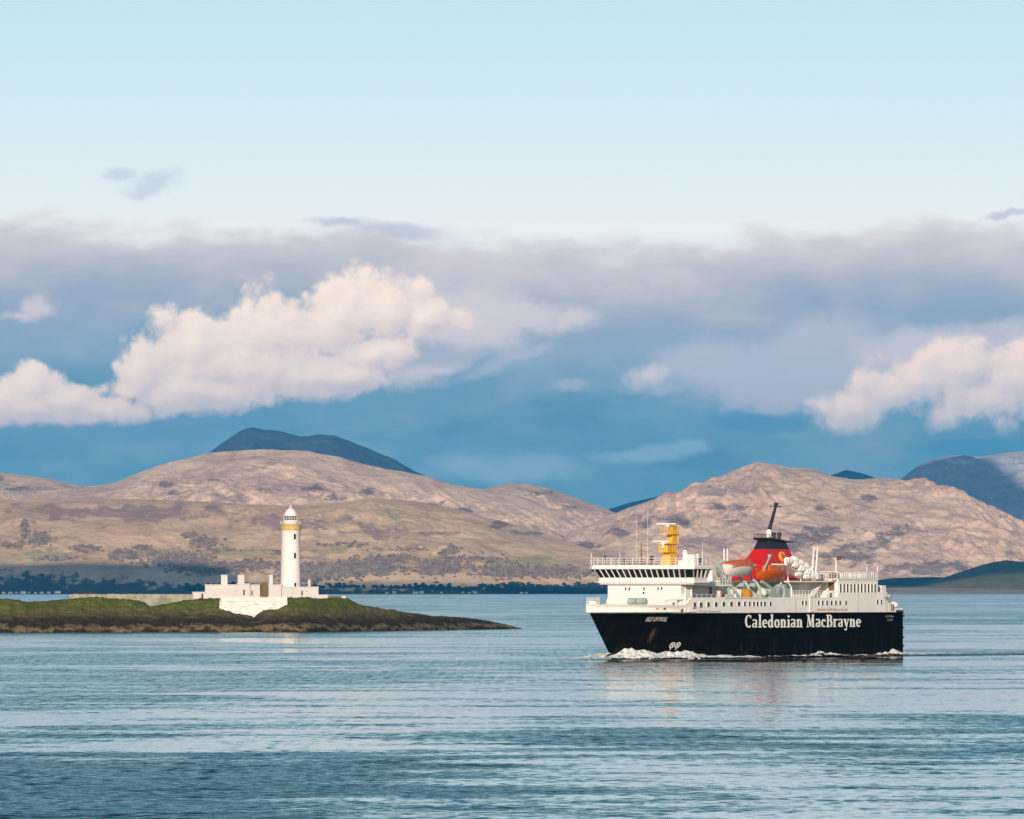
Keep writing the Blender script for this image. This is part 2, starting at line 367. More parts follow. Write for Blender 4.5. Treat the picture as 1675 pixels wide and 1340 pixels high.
# ------------------------------------------------------------------ sea
def sea_material():
    m = bpy.data.materials.new('sea_water'); m.use_nodes = True; N = NT(m.node_tree); b = N.n['Principled BSDF']
    g = N.n.new('ShaderNodeNewGeometry'); x, y, z = N.xyz(g.outputs['Position'])
    # ruffled and calm bands: long streaks, finer near the camera
    s1 = N.noise(N.vec(N.mul(x, 0.009), N.mul(y, 0.0095)), 1.0, 6, 0.62)
    s2 = N.noise(N.vec(N.mul(x, 0.03), N.mul(y, 0.04)), 1.0, 5, 0.62)
    s3 = N.noise(N.vec(N.mul(x, 0.0022), N.mul(y, 0.0019)), 1.0, 2, 0.5)
    ruff = N.sstep(N.add(N.mul(s1, 0.55), N.mul(s2, 0.40), N.mul(s3, 0.30)), 0.575, 0.69)
    trk = N.add(N.mul(N.sub(x, 16.28), 0.506), N.mul(N.sub(y, 1389.8), 0.8625)); off = N.m('ABSOLUTE', N.sub(N.mul(N.sub(y, 1389.8), 0.506), N.mul(N.sub(x, 16.28), 0.8625)))
    wakew = N.add(14.0, N.mul(N.m('MAXIMUM', N.sub(trk, 80.0), 0.0), 0.10))
    wake = N.mul(N.sstep(N.m('DIVIDE', off, wakew), 0.75, 1.15, 1, 0), N.sstep(trk, 70.0, 92.0), N.sstep(s2, 0.30, 0.55, 0.35, 1.0))
    ruff = N.m('MAXIMUM', ruff, wake)
    near = N.lstep(y, 420, 1000, 1.0, 0.0)
    far = N.lstep(y, 1700, 3200)
    amp = N.add(0.072, N.mul(far, 0.10), N.mul(ruff, N.add(0.27, N.mul(near, 0.20))), N.mul(near, 0.02), N.mul(wake, 0.45))
    def slopes(fx, fy, k, off, det=3):
        c = N.noise(N.vec(N.add(N.mul(x, fx), off), N.mul(y, fy)), 1.0, det, 0.55, 0.0, '2D', True)
        r, gg, _ = N.xyz(c); return N.mul(N.sub(r, 0.5), k), N.mul(N.sub(gg, 0.5), k)
    ax, ay = slopes(0.75, 0.50, 2.0, 0.0, 4); bx, by = slopes(0.11, 0.10, 1.1, 40.0); cx, cy = slopes(0.025, 0.03, 0.7, 90.0)
    sx = N.mul(N.add(ax, bx, cx), N.mul(amp, 0.55))
    nn = N.add(ay, by, cy); na = N.m('ABSOLUTE', nn)
    sy = N.mul(N.add(N.mul(na, N.add(0.6, N.mul(na, 1.1))), N.mul(nn, 0.22), 0.06), amp)
    nrm = N.vm('NORMALIZE', N.vec(sx, N.mul(sy, -1.0), 1.0))
    N.l.new(nrm, b.inputs['Normal'])
    b.inputs['Base Color'].default_value = (0.004, 0.028, 0.030, 1); b.inputs['Roughness'].default_value = 0.05
    b.inputs['IOR'].default_value = 1.333; b.inputs['Specular IOR Level'].default_value = 0.5
    return m
MB().add([(-6000, -300, 0), (6000, -300, 0), (6000, 37000, 0), (-6000, 37000, 0)], [(0, 1, 2, 3)]).build('sea', sea_material())['kind'] = 'structure'

# ------------------------------------------------------------------ hills
def hill_material(name, straw, tan, heath, green, crag, rock=0.5, fscale=1.0, wood=(0.03, 0.037, 0.032)):
    m = bpy.data.materials.new(name); m.use_nodes = True; N = NT(m.node_tree); b = N.n['Principled BSDF']
    g = N.n.new('ShaderNodeNewGeometry'); x, y, z = N.xyz(g.outputs['Position'])
    p = N.vec(N.mul(x, 0.01 * fscale), N.mul(y, 0.006 * fscale), N.mul(z, 0.02 * fscale))
    a = N.noise(p, 0.55, 7, 0.62, 0.6, '3D'); c = N.noise(p, 2.2, 8, 0.7, 1.0, '3D'); d = N.noise(p, 0.22, 5, 0.55, 0.3, '3D')
    col = N.mix(N.sstep(a, 0.38, 0.62), (*tan, 1), (*straw, 1))
    at = N.n.new('ShaderNodeAttribute'); at.attribute_name = 'heath'
    ag = N.n.new('ShaderNodeAttribute'); ag.attribute_name = 'green'
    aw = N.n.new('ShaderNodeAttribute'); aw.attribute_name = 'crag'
    col = N.mix(N.mul(N.sstep(N.add(at.outputs['Fac'], N.mul(N.sub(a, 0.5), 0.9)), 0.35, 0.75), 0.75), col, (*heath, 1))
    col = N.mix(N.mul(N.sstep(N.add(ag.outputs['Fac'], N.mul(N.sub(c, 0.5), 0.9)), 0.3, 0.7), 0.8), col, (*green, 1))
    e = N.noise(p, 6.5, 8, 0.72, 1.2, '3D')
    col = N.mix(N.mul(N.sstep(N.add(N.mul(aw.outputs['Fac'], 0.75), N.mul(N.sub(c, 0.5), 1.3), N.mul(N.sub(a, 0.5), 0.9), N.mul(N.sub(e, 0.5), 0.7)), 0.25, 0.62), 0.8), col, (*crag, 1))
    col = N.mix(N.mul(N.sstep(N.add(c, N.mul(N.sub(e, 0.5), 0.7)), 0.5, 0.70), rock), col, (*crag, 1))
    col = N.mix(N.mul(N.sstep(N.add(c, N.mul(N.sub(e, 0.5), 0.9)), 0.30, 0.46, 1, 0), 0.6), col, (*straw, 1))
    ad = N.n.new('ShaderNodeAttribute'); ad.attribute_name = 'wood'
    col = N.mix(N.sstep(N.add(ad.outputs['Fac'], N.mul(N.sub(e, 0.5), 0.5)), 0.08, 0.35, 0, 0.92), col, (*wood, 1))
    bn = N.n.new('ShaderNodeBump'); bn.inputs['Strength'].default_value = 1.0; bn.inputs['Distance'].default_value = 6.0
    N.l.new(N.add(N.mul(c, 1.2), N.mul(e, 0.5)), bn.inputs['Height']); N.l.new(bn.outputs[0], b.inputs['Normal'])
    N.l.new(col, b.inputs['Base Color']); b.inputs['Roughness'].default_value = 0.95; b.inputs['Specular IOR Level'].default_value = 0.1
    return m
MOOR = hill_material('moorland', (0.90, 0.61, 0.35), (0.68, 0.43, 0.24), (0.36, 0.205, 0.185), (0.52, 0.44, 0.17), (0.22, 0.165, 0.14), 0.45)
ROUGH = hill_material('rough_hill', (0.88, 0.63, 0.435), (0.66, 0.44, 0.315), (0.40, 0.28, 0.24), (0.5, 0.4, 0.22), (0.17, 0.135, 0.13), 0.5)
DARKM = hill_material('far_mountain', (0.10, 0.17, 0.23), (0.075, 0.14, 0.20), (0.08, 0.12, 0.17), (0.08, 0.12, 0.14), (0.055, 0.10, 0.15), 0.5, 0.7)  # blue of haze and skylit shade is put into the mountain's colours
FARM = hill_material('distant_moor', (0.16, 0.24, 0.31), (0.14, 0.21, 0.28), (0.12, 0.18, 0.24), (0.12, 0.18, 0.2), (0.10, 0.16, 0.22), 0.4, 0.7)  # distance haze is tinted into these hill colours
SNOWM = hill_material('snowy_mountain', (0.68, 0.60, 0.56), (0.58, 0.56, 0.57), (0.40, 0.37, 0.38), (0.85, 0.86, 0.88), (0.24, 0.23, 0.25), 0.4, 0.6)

def blob_mask(PX, PY, blobs, wob=0.8, sc=0.03):
    s = np.zeros_like(PX); n = fbm(PX * sc, PY * sc * 1.6, 4)
    for (cx, cy, rx, ry) in blobs:
        s = np.maximum(s, 1 - np.sqrt(((PX - cx) / rx) ** 2 + ((PY - cy) / ry) ** 2) + n * wob)
    return np.clip(s, 0, 1)
TERR = {}
def hill(name, crest, yb, yc, material, nx=900, ny=150, bulge=0.8, amp=10, wl=260, rid=0.5, heath=(), green=(), crag=(), back=2500, base_z=-3, x_pad=0, gully=0.0, wood=()):
    pxs = np.linspace(crest[0][0], crest[-1][0], nx)
    cpy = np.interp(pxs, [c[0] for c in crest], [c[1] for c in crest])
    k = np.ones(9) / 9; w = max(3, int(nx / (crest[-1][0] - crest[0][0]) * 14)) | 1; ker = np.hanning(w + 2); ker /= ker.sum()
    cpy = np.convolve(np.pad(cpy, w, mode='edge'), ker, 'same')[w:-w]
    zc = HC + (YH - cpy) * yc / F
    t = np.concatenate([np.linspace(0, 1, ny), 1 + np.linspace(0.02, 1, 14) * back / (yc - yb)])[:, None]
    Y = yb + t * (yc - yb) + np.zeros((1, nx)); PX = pxs[None, :] + 0 * t; X = (PX - 837.5) / F * Y
    tt = np.clip(t, 0, 1)
    var = fbm(X / 1500, Y / 1500, 3)
    shape = tt ** np.clip(bulge + 0.35 * var, 0.45, 1.7)
    n = (1 - rid) * fbm(X / wl, Y / wl, 6, 0.52) + rid * ridged(X / (wl * 1.3), Y / (wl * 2.2), 5, 0.5) * 0.7
    rough_ = 0.30 + 1.0 * np.clip(0.5 + 1.6 * fbm(X / 700 + 5, Y / 600, 3), 0, 1)
    n = n * (0.5 + 0.5 * rough_) + 0.38 * rough_ * ridged(X / (wl * 0.28), Y / (wl * 0.5), 4, 0.55)
    win = np.clip(tt * 4, 0, 1) * (0.20 + 0.80 * np.clip((1 - tt) * 4, 0, 1))
    g = gully * ridged(X / 300 + Y / 700 + 0.8 * var, Y / 1300 - X / 1500, 4, 0.55)
    Z = base_z + (zc[None, :] - base_z) * shape + (n * amp * win + g * 1.25 * np.clip(tt * 4, 0, 1) * np.clip((1 - tt) * 3.2, 0.03, 1))
    fall = np.clip((t - 1) * (yc - yb) / back, 0, 1); Z = Z * (1 - fall ** 1.5) + (-5) * fall ** 1.5
    PY = YH - (Z - HC) * F / Y
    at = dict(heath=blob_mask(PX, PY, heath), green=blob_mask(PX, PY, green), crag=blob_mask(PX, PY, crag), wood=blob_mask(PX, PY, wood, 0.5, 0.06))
    o = grid_mesh(name, X, Y, Z, material, at); o['kind'] = 'structure'
    TERR[name] = (pxs, Y[:, 0], Z, PY)
    return o

hill('moor_hill', [(-120, 812), (0, 818), (60, 815), (150, 816), (260, 818), (400, 826), (480, 829), (560, 822), (610, 815), (680, 822), (760, 838), (850, 862), (930, 888), (1000, 912), (1080, 935), (1150, 952), (1230, 964)],
     19200, 21000, MOOR, 1100, 190, 0.75, 14, 420, 0.4,
     heath=[(220, 838, 260, 26), (480, 858, 190, 22), (620, 868, 130, 16), (90, 838, 140, 22), (700, 872, 90, 9)],
     green=[(60, 908, 90, 18), (250, 905, 110, 14), (420, 905, 90, 14), (560, 900, 80, 12), (700, 918, 120, 14), (860, 915, 90, 18), (640, 840, 40, 16)],
     crag=[(300, 974, 900, 9), (65, 882, 20, 9), (140, 898, 20, 6), (205, 908, 24, 8), (295, 918, 50, 12), (330, 888, 22, 6), (620, 930, 80, 12), (520, 933, 80, 14), (730, 930, 70, 14), (860, 935, 100, 12), (40, 860, 10, 9), (735, 903, 16, 8), (820, 858, 40, 9), (860, 872, 40, 8)], gully=6, wood=[(-60, 975, 120, 46), (60, 975, 130, 44), (180, 975, 150, 32), (300, 975, 150, 20), (500, 975, 200, 15), (700, 975, 200, 16), (880, 975, 200, 17), (1050, 975, 120, 14)])  # leftmost dark-cover blobs and the crag strip along the foot paint in shore shade
hill('main_hill', [(60, 806), (130, 800), (185, 792), (215, 780), (250, 766), (280, 757), (345, 742), (420, 737), (500, 741), (560, 752), (600, 764), (660, 774), (700, 781), (740, 796), (800, 804), (860, 816), (910, 838), (960, 872), (1010, 905), (1060, 930), (1120, 955)],
     22000, 23300, ROUGH, 1000, 190, 0.7, 20, 330, 0.55, crag=[(270, 792, 34, 10), (300, 806, 28, 10), (345, 786, 22, 6), (420, 765, 26, 6), (550, 815, 40, 9), (600, 805, 30, 8), (500, 800, 40, 9), (700, 825, 50, 8), (760, 838, 40, 8)], heath=[(480, 800, 120, 20), (380, 815, 100, 14)], gully=14)
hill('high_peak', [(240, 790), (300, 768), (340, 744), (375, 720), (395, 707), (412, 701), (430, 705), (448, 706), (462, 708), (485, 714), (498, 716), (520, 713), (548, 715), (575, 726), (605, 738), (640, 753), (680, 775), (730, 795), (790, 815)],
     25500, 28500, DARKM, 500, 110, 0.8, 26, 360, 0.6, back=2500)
hill('left_hill', [(-140, 775), (-40, 770), (10, 776), (50, 781), (90, 787), (120, 795), (170, 802), (230, 812)],
     23800, 25200, ROUGH, 420, 110, 0.8, 24, 320, 0.55, crag=[(30, 800, 60, 9), (105, 805, 28, 8), (0, 785, 30, 8)], gully=8)
hill('middle_hill', [(660, 815), (740, 806), (790, 802), (812, 796), (840, 792), (870, 795), (900, 802), (945, 818), (985, 832), (1010, 842), (1060, 860), (1130, 885)],
     23200, 24600, ROUGH, 520, 130, 0.8, 20, 300, 0.6, crag=[(870, 808, 40, 9), (930, 830, 40, 8)], gully=8)
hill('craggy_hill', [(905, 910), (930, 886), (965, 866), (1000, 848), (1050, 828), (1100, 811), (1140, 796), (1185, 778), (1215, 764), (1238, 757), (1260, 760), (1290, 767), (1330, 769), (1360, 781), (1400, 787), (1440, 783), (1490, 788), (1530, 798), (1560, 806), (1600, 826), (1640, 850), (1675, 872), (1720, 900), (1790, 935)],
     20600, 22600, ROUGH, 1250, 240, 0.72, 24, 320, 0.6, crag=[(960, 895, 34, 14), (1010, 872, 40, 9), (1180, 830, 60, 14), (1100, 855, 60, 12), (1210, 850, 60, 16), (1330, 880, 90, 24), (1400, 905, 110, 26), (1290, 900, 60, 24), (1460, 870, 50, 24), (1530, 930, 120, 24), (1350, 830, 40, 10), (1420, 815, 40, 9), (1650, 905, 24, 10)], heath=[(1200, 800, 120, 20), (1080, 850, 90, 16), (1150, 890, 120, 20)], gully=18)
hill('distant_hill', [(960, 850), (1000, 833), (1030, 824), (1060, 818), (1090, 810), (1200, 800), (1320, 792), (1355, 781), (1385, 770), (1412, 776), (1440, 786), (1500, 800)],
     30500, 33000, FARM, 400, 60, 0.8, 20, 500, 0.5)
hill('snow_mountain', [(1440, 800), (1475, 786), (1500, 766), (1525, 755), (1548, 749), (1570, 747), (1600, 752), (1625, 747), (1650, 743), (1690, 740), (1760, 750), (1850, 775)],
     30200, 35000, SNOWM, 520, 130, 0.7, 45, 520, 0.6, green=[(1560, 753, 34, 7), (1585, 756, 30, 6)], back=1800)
hill('wooded_headland', [(1440, 962), (1500, 957), (1535, 948), (1560, 940), (1590, 930), (1620, 921), (1645, 917), (1680, 920), (1740, 924), (1820, 935)],
     19000, 20200, hill_material('headland', (0.20, 0.18, 0.09), (0.14, 0.13, 0.07), (0.10, 0.08, 0.06), (0.15, 0.15, 0.06), (0.06, 0.06, 0.045), 0.4, 1.5), 420, 90, 0.75, 10, 220, 0.4, back=300)
hill('low_shore', [(1380, 964), (1430, 950), (1460, 946), (1490, 945), (1530, 944), (1570, 947), (1610, 952), (1660, 962)],
     20230, 20560, hill_material('shore_wood', (0.08, 0.085, 0.05), (0.06, 0.065, 0.04), (0.06, 0.05, 0.04), (0.1, 0.1, 0.05), (0.045, 0.05, 0.04), 0.4, 2.0), 320, 40, 0.4, 6, 120, 0.2, back=40)
hill('beach', [(1360, 967), (1440, 962), (1500, 961), (1560, 962), (1640, 964), (1700, 965), (1800, 966)],
     18700, 18980, hill_material('shingle', (0.42, 0.36, 0.29), (0.34, 0.29, 0.23), (0.25, 0.22, 0.18), (0.2, 0.2, 0.1), (0.16, 0.14, 0.11), 0.3, 4.0), 300, 30, 0.6, 1.0, 100, 0.2, back=15, base_z=-0.5)

# ------------------------------------------------------------------ woods on the far slopes
def wood_material(name, a, b_):
    m = bpy.data.materials.new(name); m.use_nodes = True; N = NT(m.node_tree); b = N.n['Principled BSDF']
    g = N.n.new('ShaderNodeNewGeometry'); x, y, z = N.xyz(g.outputs['Position'])
    n = N.noise(N.vec(N.mul(x, 0.06), N.mul(y, 0.02), N.mul(z, 0.1)), 1, 5, 0.65, 0, '3D')
    N.l.new(N.mix(N.sstep(n, 0.35, 0.65), (*a, 1), (*b_, 1)), b.inputs['Base Color']); b.inputs['Roughness'].default_value = 0.95; b.inputs['Specular IOR Level'].default_value = 0.05
    return m
def terrain_z(name, px, Y):
    pxs, ys, Z, _ = TERR[name]
    i = np.clip(np.searchsorted(pxs, px), 1, len(pxs) - 1); j = np.clip(np.searchsorted(ys, Y), 1, len(ys) - 1)
    return Z[j, i]
ICO = None
def crowns(name, pts, material, rmin, rmax, seed, label_kind='stuff', tall=1.1):
    """many ragged crowns as one far-off wood; pts = (x, y, ground z)"""
    rng = np.random.RandomState(seed); phi = (1 + 5 ** 0.5) / 2
    iv = np.array([(-1, phi, 0), (1, phi, 0), (-1, -phi, 0), (1, -phi, 0), (0, -1, phi), (0, 1, phi), (0, -1, -phi), (0, 1, -phi), (phi, 0, -1), (phi, 0, 1), (-phi, 0, -1), (-phi, 0, 1)]) / 1.9
    it = np.array([(0, 11, 5), (0, 5, 1), (0, 1, 7), (0, 7, 10), (0, 10, 11), (1, 5, 9), (5, 11, 4), (11, 10, 2), (10, 7, 6), (7, 1, 8), (3, 9, 4), (3, 4, 2), (3, 2, 6), (3, 6, 8), (3, 8, 9), (4, 9, 5), (2, 4, 11), (6, 2, 10), (8, 6, 7), (9, 8, 1)])
    V = []; T = []; o = 0
    for (x, y, z) in pts:
        for q in range(4):
            r = rng.uniform(rmin, rmax) * (1 if q == 0 else 0.55)
            v = iv * (1 + rng.uniform(-0.45, 0.45, (12, 1))) * r * np.array([1, 1, tall])
            off = np.array([0, 0, r * 0.55]) if q == 0 else np.array([rng.uniform(-r, r) * 2.6, rng.uniform(-r, r) * 2, r * rng.uniform(0.2, 1.4)])
            V.append(v + np.array([x, y, z]) + off); T.append(it + o); o += 12
    me = bpy.data.meshes.new(name); me.from_pydata(np.concatenate(V).tolist(), [], np.concatenate(T).tolist()); me.materials.append(material)
    ob = bpy.data.objects.new(name, me); COL.objects.link(ob); ob['kind'] = label_kind
    return ob
WOOD = wood_material('far_wood', (0.13, 0.10, 0.08), (0.25, 0.19, 0.145))
WOODD = wood_material('shore_conifers', (0.016, 0.024, 0.02), (0.03, 0.038, 0.028))
def slope_wood():
    rng = np.random.RandomState(3); pts = []
    pxs, ys, Z, PY = TERR['moor_hill']
    patches = [(65, 882, 17, 9, 60), (40, 868, 6, 10, 14), (140, 899, 18, 5, 40), (205, 909, 22, 7, 70), (235, 897, 14, 4, 20), (290, 917, 44, 10, 150), (335, 889, 22, 8, 50), (310, 878, 10, 4, 14), (350, 930, 60, 9, 160), (360, 900, 30, 4, 10),
               (425, 925, 30, 8, 50), (520, 938, 60, 12, 260), (600, 930, 60, 12, 200), (640, 916, 40, 5, 60), (720, 930, 34, 12, 140), (830, 934, 50, 10, 120), (735, 902, 14, 7, 30), (905, 938, 60, 8, 120), (780, 915, 50, 6, 24), (460, 905, 14, 3, 8), (660, 900, 40, 3, 10), (560, 893, 30, 3, 14), (90, 915, 30, 4, 24), (30, 893, 30, 4, 16)]
    vis = np.where(ys <= 21000)[0]
    for (cx, cy, rx, ry, n) in patches:
        for _ in range(int(n * 2.4)):
            px = cx + rng.normal() * rx * 0.55; py = cy + rng.normal() * ry * 0.55
            i = min(max(np.searchsorted(pxs, px), 0), len(pxs) - 1)
            col = PY[vis, i]; j = vis[np.argmin(np.abs(col - py))]
            Y = ys[j]; pts.append(((px - 837.5) / F * Y, Y, Z[j, i]))
    crowns('hillside_woods', pts, WOOD, 1.8, 4.6, 4)
slope_wood()
def shore_wood():
    rng = np.random.RandomState(9); pts = []
    for _ in range(9000):
        px = rng.uniform(-40, 1010); d = rng.uniform(0, 1) ** 1.3
        Y = 19212 + d * 520
        z = terrain_z('moor_hill', px, Y)
        if px < 300: continue
        if YH - (z - HC) * F / Y < np.interp(px, [0, 150, 340, 520, 1000], [929, 938, 958, 959, 957]) + 2.5 * math.sin(px / 23) + rng.normal() * 2: continue
        pts.append(((px - 837.5) / F * Y, Y, z - 2))
    crowns('shore_woods', pts, WOODD, 2.2, 5.0, 5)
shore_wood()

# ------------------------------------------------------------------ the islet
YF = 2310.0
def island():
    top = [(-120, 985), (0, 984), (26, 984.6), (50, 989), (87, 986), (131, 982.5), (155, 980.5), (197, 983), (228, 986.5), (240, 991), (247, 996), (262, 992), (302, 985), (330, 982.5), (360, 982), (470, 981.5), (537, 981), (559, 981), (570, 983), (587, 992), (626, 1000), (668, 1006), (710, 1011), (767, 1013.5), (809, 1019), (837, 1025), (858, 1029), (866, 1033), (872, 1036)]
    front = [(-120, 1034), (0, 1035), (300, 1034), (500, 1034), (640, 1032), (760, 1030), (858, 1029.3), (872, 1029.3)]
    midz = [(-120, 5.6), (100, 5.8), (228, 5.2), (300, 5.4), (352, 5.6), (358, 5.9), (372, 5.5), (394, 4.5), (415, 3.9), (424, 5.5), (444, 6.2), (469, 7.0), (500, 6.4), (560, 5.6), (600, 4.0), (700, 2.6), (800, 1.6), (858, 0.4), (872, -0.3)]
    nx, ny = 1000, 150; pxs = np.linspace(-120, 872, nx)
    sm = lambda v, k=13: np.convolve(np.pad(v, k, mode='edge'), np.hanning(2 * k + 1) / np.hanning(2 * k + 1).sum(), 'same')[k:-k]
    tp = sm(np.interp(pxs, *zip(*top)), 7) + 0.5 * fbm(pxs / 9, pxs * 0, 3); yf = sm(HC * F / (np.interp(pxs, *zip(*front)) - YH), 25) + 2.2 * fbm(pxs / 28, pxs * 0 + 3, 4) * np.clip((860 - pxs) / 60, 0, 1)
    yt = yf + 26; zt = HC + (YH - tp) * yt / F
    zm = np.minimum(np.interp(pxs, *zip(*midz)), zt * 0.92)
    s = np.linspace(0, 1, ny)[:, None]                                   # 0 front edge, 1 back
    wid = np.interp(pxs, [-120, 560, 700, 858, 872], [150, 150, 90, 14, 8])[None, :]
    D = -3 + s ** 1.25 * (wid + 3)
    A = np.minimum(1.0, wid / 150)
    d1, d2 = 18 * A, 26 * A
    z0 = -0.7
    zA = z0 + (zm * 0.42 - z0) * np.clip((D + 3) / (3 + 5 * A), 0, 1) ** 0.6
    zB = zm * 0.42 + (zm * 0.58) * np.clip((D - 5 * A) / (13 * A), 0, 1)
    zC = zm + (zt - zm) * np.clip((D - d1) / (d2 - d1), 0, 1)
    Z = np.where(D < 5 * A, zA, np.where(D < d1, zB, zC))
    Z = np.where(D > d2 + 75 * A, zt * np.clip(1 - (D - d2 - 75 * A) / (46 * A), 0, 1) ** 0.8 - 0.6, Z)
    Y = yf[None, :] + D; X = (pxs[None, :] - 837.5) / F * Y
    h = np.clip(Z, 0, None)
    rock = np.clip(1 - h / 6.5, 0.05, 1) * np.clip((h + 0.4) / 1.2, 0, 1)
    Z = Z + rock * (0.75 * ridged(X / 9, Y / 6, 5, 0.6) + 0.55 * np.round(2.2 * fbm(X / 5.0, Y / 3.0, 4)) / 2.2 + 0.5 * fbm(X / 2.2, Y / 2.0, 4)) * A + (1 - rock) * 1.0 * fbm(X / 4.5, Y / 3.6, 6, 0.58) * np.clip(h / 4, 0, 1)
    m = bpy.data.materials.new('islet_ground'); m.use_nodes = True; N = NT(m.node_tree); b = N.n['Principled BSDF']
    g = N.n.new('ShaderNodeNewGeometry'); x, y, z = N.xyz(g.outputs['Position'])
    p = N.vec(x, y, N.mul(z, 1.4))
    big = N.noise(p, 0.09, 5, 0.6, 0.4, '3D'); fine = N.noise(p, 0.7, 7, 0.68, 0.3, '3D'); mid = N.noise(p, 0.25, 6, 0.6, 0.2, '3D')
    zz = N.add(z, N.mul(N.sub(mid, 0.5), 4.5), N.mul(N.sub(big, 0.5), 4.0))
    col = N.ramp(N.m('DIVIDE', zz, 10.0), [(0.0, (0.030, 0.024, 0.012)), (0.04, (0.045, 0.036, 0.018)), (0.075, (0.17, 0.135, 0.075)), (0.14, (0.15, 0.12, 0.07)), (0.19, (0.034, 0.028, 0.018)), (0.33, (0.050, 0.041, 0.024)), (0.45, (0.13, 0.105, 0.048)), (0.58, (0.15, 0.135, 0.042)), (0.68, (0.115, 0.14, 0.028)), (0.9, (0.13, 0.15, 0.032))])
    col = N.mix(N.sstep(fine, 0.48, 0.72, 0, 0.7), col, N.mix(N.sstep(z, 4.0, 6.5), (0.022, 0.018, 0.012, 1), (0.075, 0.07, 0.022, 1)))
    col = N.mix(N.sstep(fine, 0.24, 0.4, 0.55, 0.0), col, N.mix(N.sstep(z, 3.5, 6.0), (0.22, 0.18, 0.12, 1), (0.20, 0.18, 0.055, 1)))
    N.l.new(col, b.inputs['Base Color']); b.inputs['Roughness'].default_value = 0.95; b.inputs['Specular IOR Level'].default_value = 0.1
    bn = N.n.new('ShaderNodeBump'); bn.inputs['Strength'].default_value = 1.0; bn.inputs['Distance'].default_value = 0.9
    N.l.new(fine, bn.inputs['Height']); N.l.new(bn.outputs[0], b.inputs['Normal'])
    o = grid_mesh('island', X, Y, Z, m); o['kind'] = 'structure'
island()

# ------------------------------------------------------------------ lighthouse station
YL = 2352.0; SL = F / YL
def lx(px): return pX(px, YL)
def lz(py): return pZ(py, YL)
def lighthouse():
    cx = lx(475.3); z0 = 7.0
    r = empty('lighthouse', (cx, YL, z0), 0, 'tall white tapering lighthouse tower with ochre gallery and domed lantern', 'lighthouse')
    h = lambda py: lz(py) - z0
    w = lambda a: a / SL / 2
    MB().lathe([(w(35.5), -1.0), (w(34.5), h(975)), (w(33.4), h(955)), (w(31.6), h(910)), (w(30.4), h(872)), (w(31.5), h(870.5)), (w(32.5), h(868))], n=48).build('tower', M['tower'], r, True)
    MB().lathe([(w(33.0), h(868)), (w(34.0), h(866)), (w(33.2), h(865)), (w(33.2), h(859.5)), (w(34.4), h(859)), (w(34.4), h(857.5)), (w(24), h(857.4))], n=48).build('gallery', M['ochre'], r, True)
    g = MB()
    for k in range(24):
        a = 2 * math.pi * k / 24; x, y = w(33.4) * math.cos(a), w(33.4) * math.sin(a)
        g.tube([(x, y, h(857.5)), (x, y, h(852.5))], 0.035, 4)
    for py in (852.5, 855):
        g.tube([(w(33.4) * math.cos(2 * math.pi * k / 32), w(33.4) * math.sin(2 * math.pi * k / 32), h(py)) for k in range(33)], 0.035, 4)
    g.build('gallery_railing', M['rail'], r)
    ln = MB().lathe([(w(24.2), h(857.4)), (w(24.0), h(851))], n=32).build('lantern_base', M['tower'], r, True)
    gl = MB().lathe([(w(22.2), h(851)), (w(22.2), h(844))], n=24).build('lantern_glazing', mat('lantern_glass', (0.05, 0.045, 0.025), 0.1, 0, 1, None, 0.6), r, True)
    b = MB()
    for k in range(16):
        a = 2 * math.pi * (k + 0.5) / 16; x, y = w(22.8) * math.cos(a), w(22.8) * math.sin(a)
        b.tube([(x, y, h(851)), (x, y, h(844))], 0.06, 4)
    b.tube([(w(22.8) * math.cos(2 * math.pi * k / 32), w(22.8) * math.sin(2 * math.pi * k / 32), h(847.5)) for k in range(33)], 0.06, 4)
    b.build('glazing_bar', M['tower'], gl)
    prof = [(w(23.6), h(844)), (w(23.6), h(843.2)), (w(22.0), h(842.6)), (w(20.6), h(840)), (w(17.6), h(837)), (w(13.2), h(834.2)), (w(8.0), h(832.2)), (w(4.0), h(831.0)), (w(2.6), h(830))]
    MB().lathe(prof, n=32).build('dome', M['tower'], r, True)
    MB().lathe([(0.05, h(830.4)), (0.26, h(829.6)), (0.30, h(828.8)), (0.22, h(828)), (0.06, h(827.6)), (0.03, h(825.5))], n=10).build('finial', M['tower'], r, True)
    for py in (878, 909, 958):                        # slit windows on the right of the shaft
        a = R(-62); rr = w(np.interp(py, [872, 955], [30.4, 33.4]))
        x, y = rr * math.cos(a), rr * math.sin(a)
        o = MB().box(-0.28, 0.28, -0.12, 0.12, -0.75, 0.75).build('window', M['glass'], r); o.location = (x, y, h(py)); o.rotation_euler = (0, 0, a + R(90))
lighthouse()

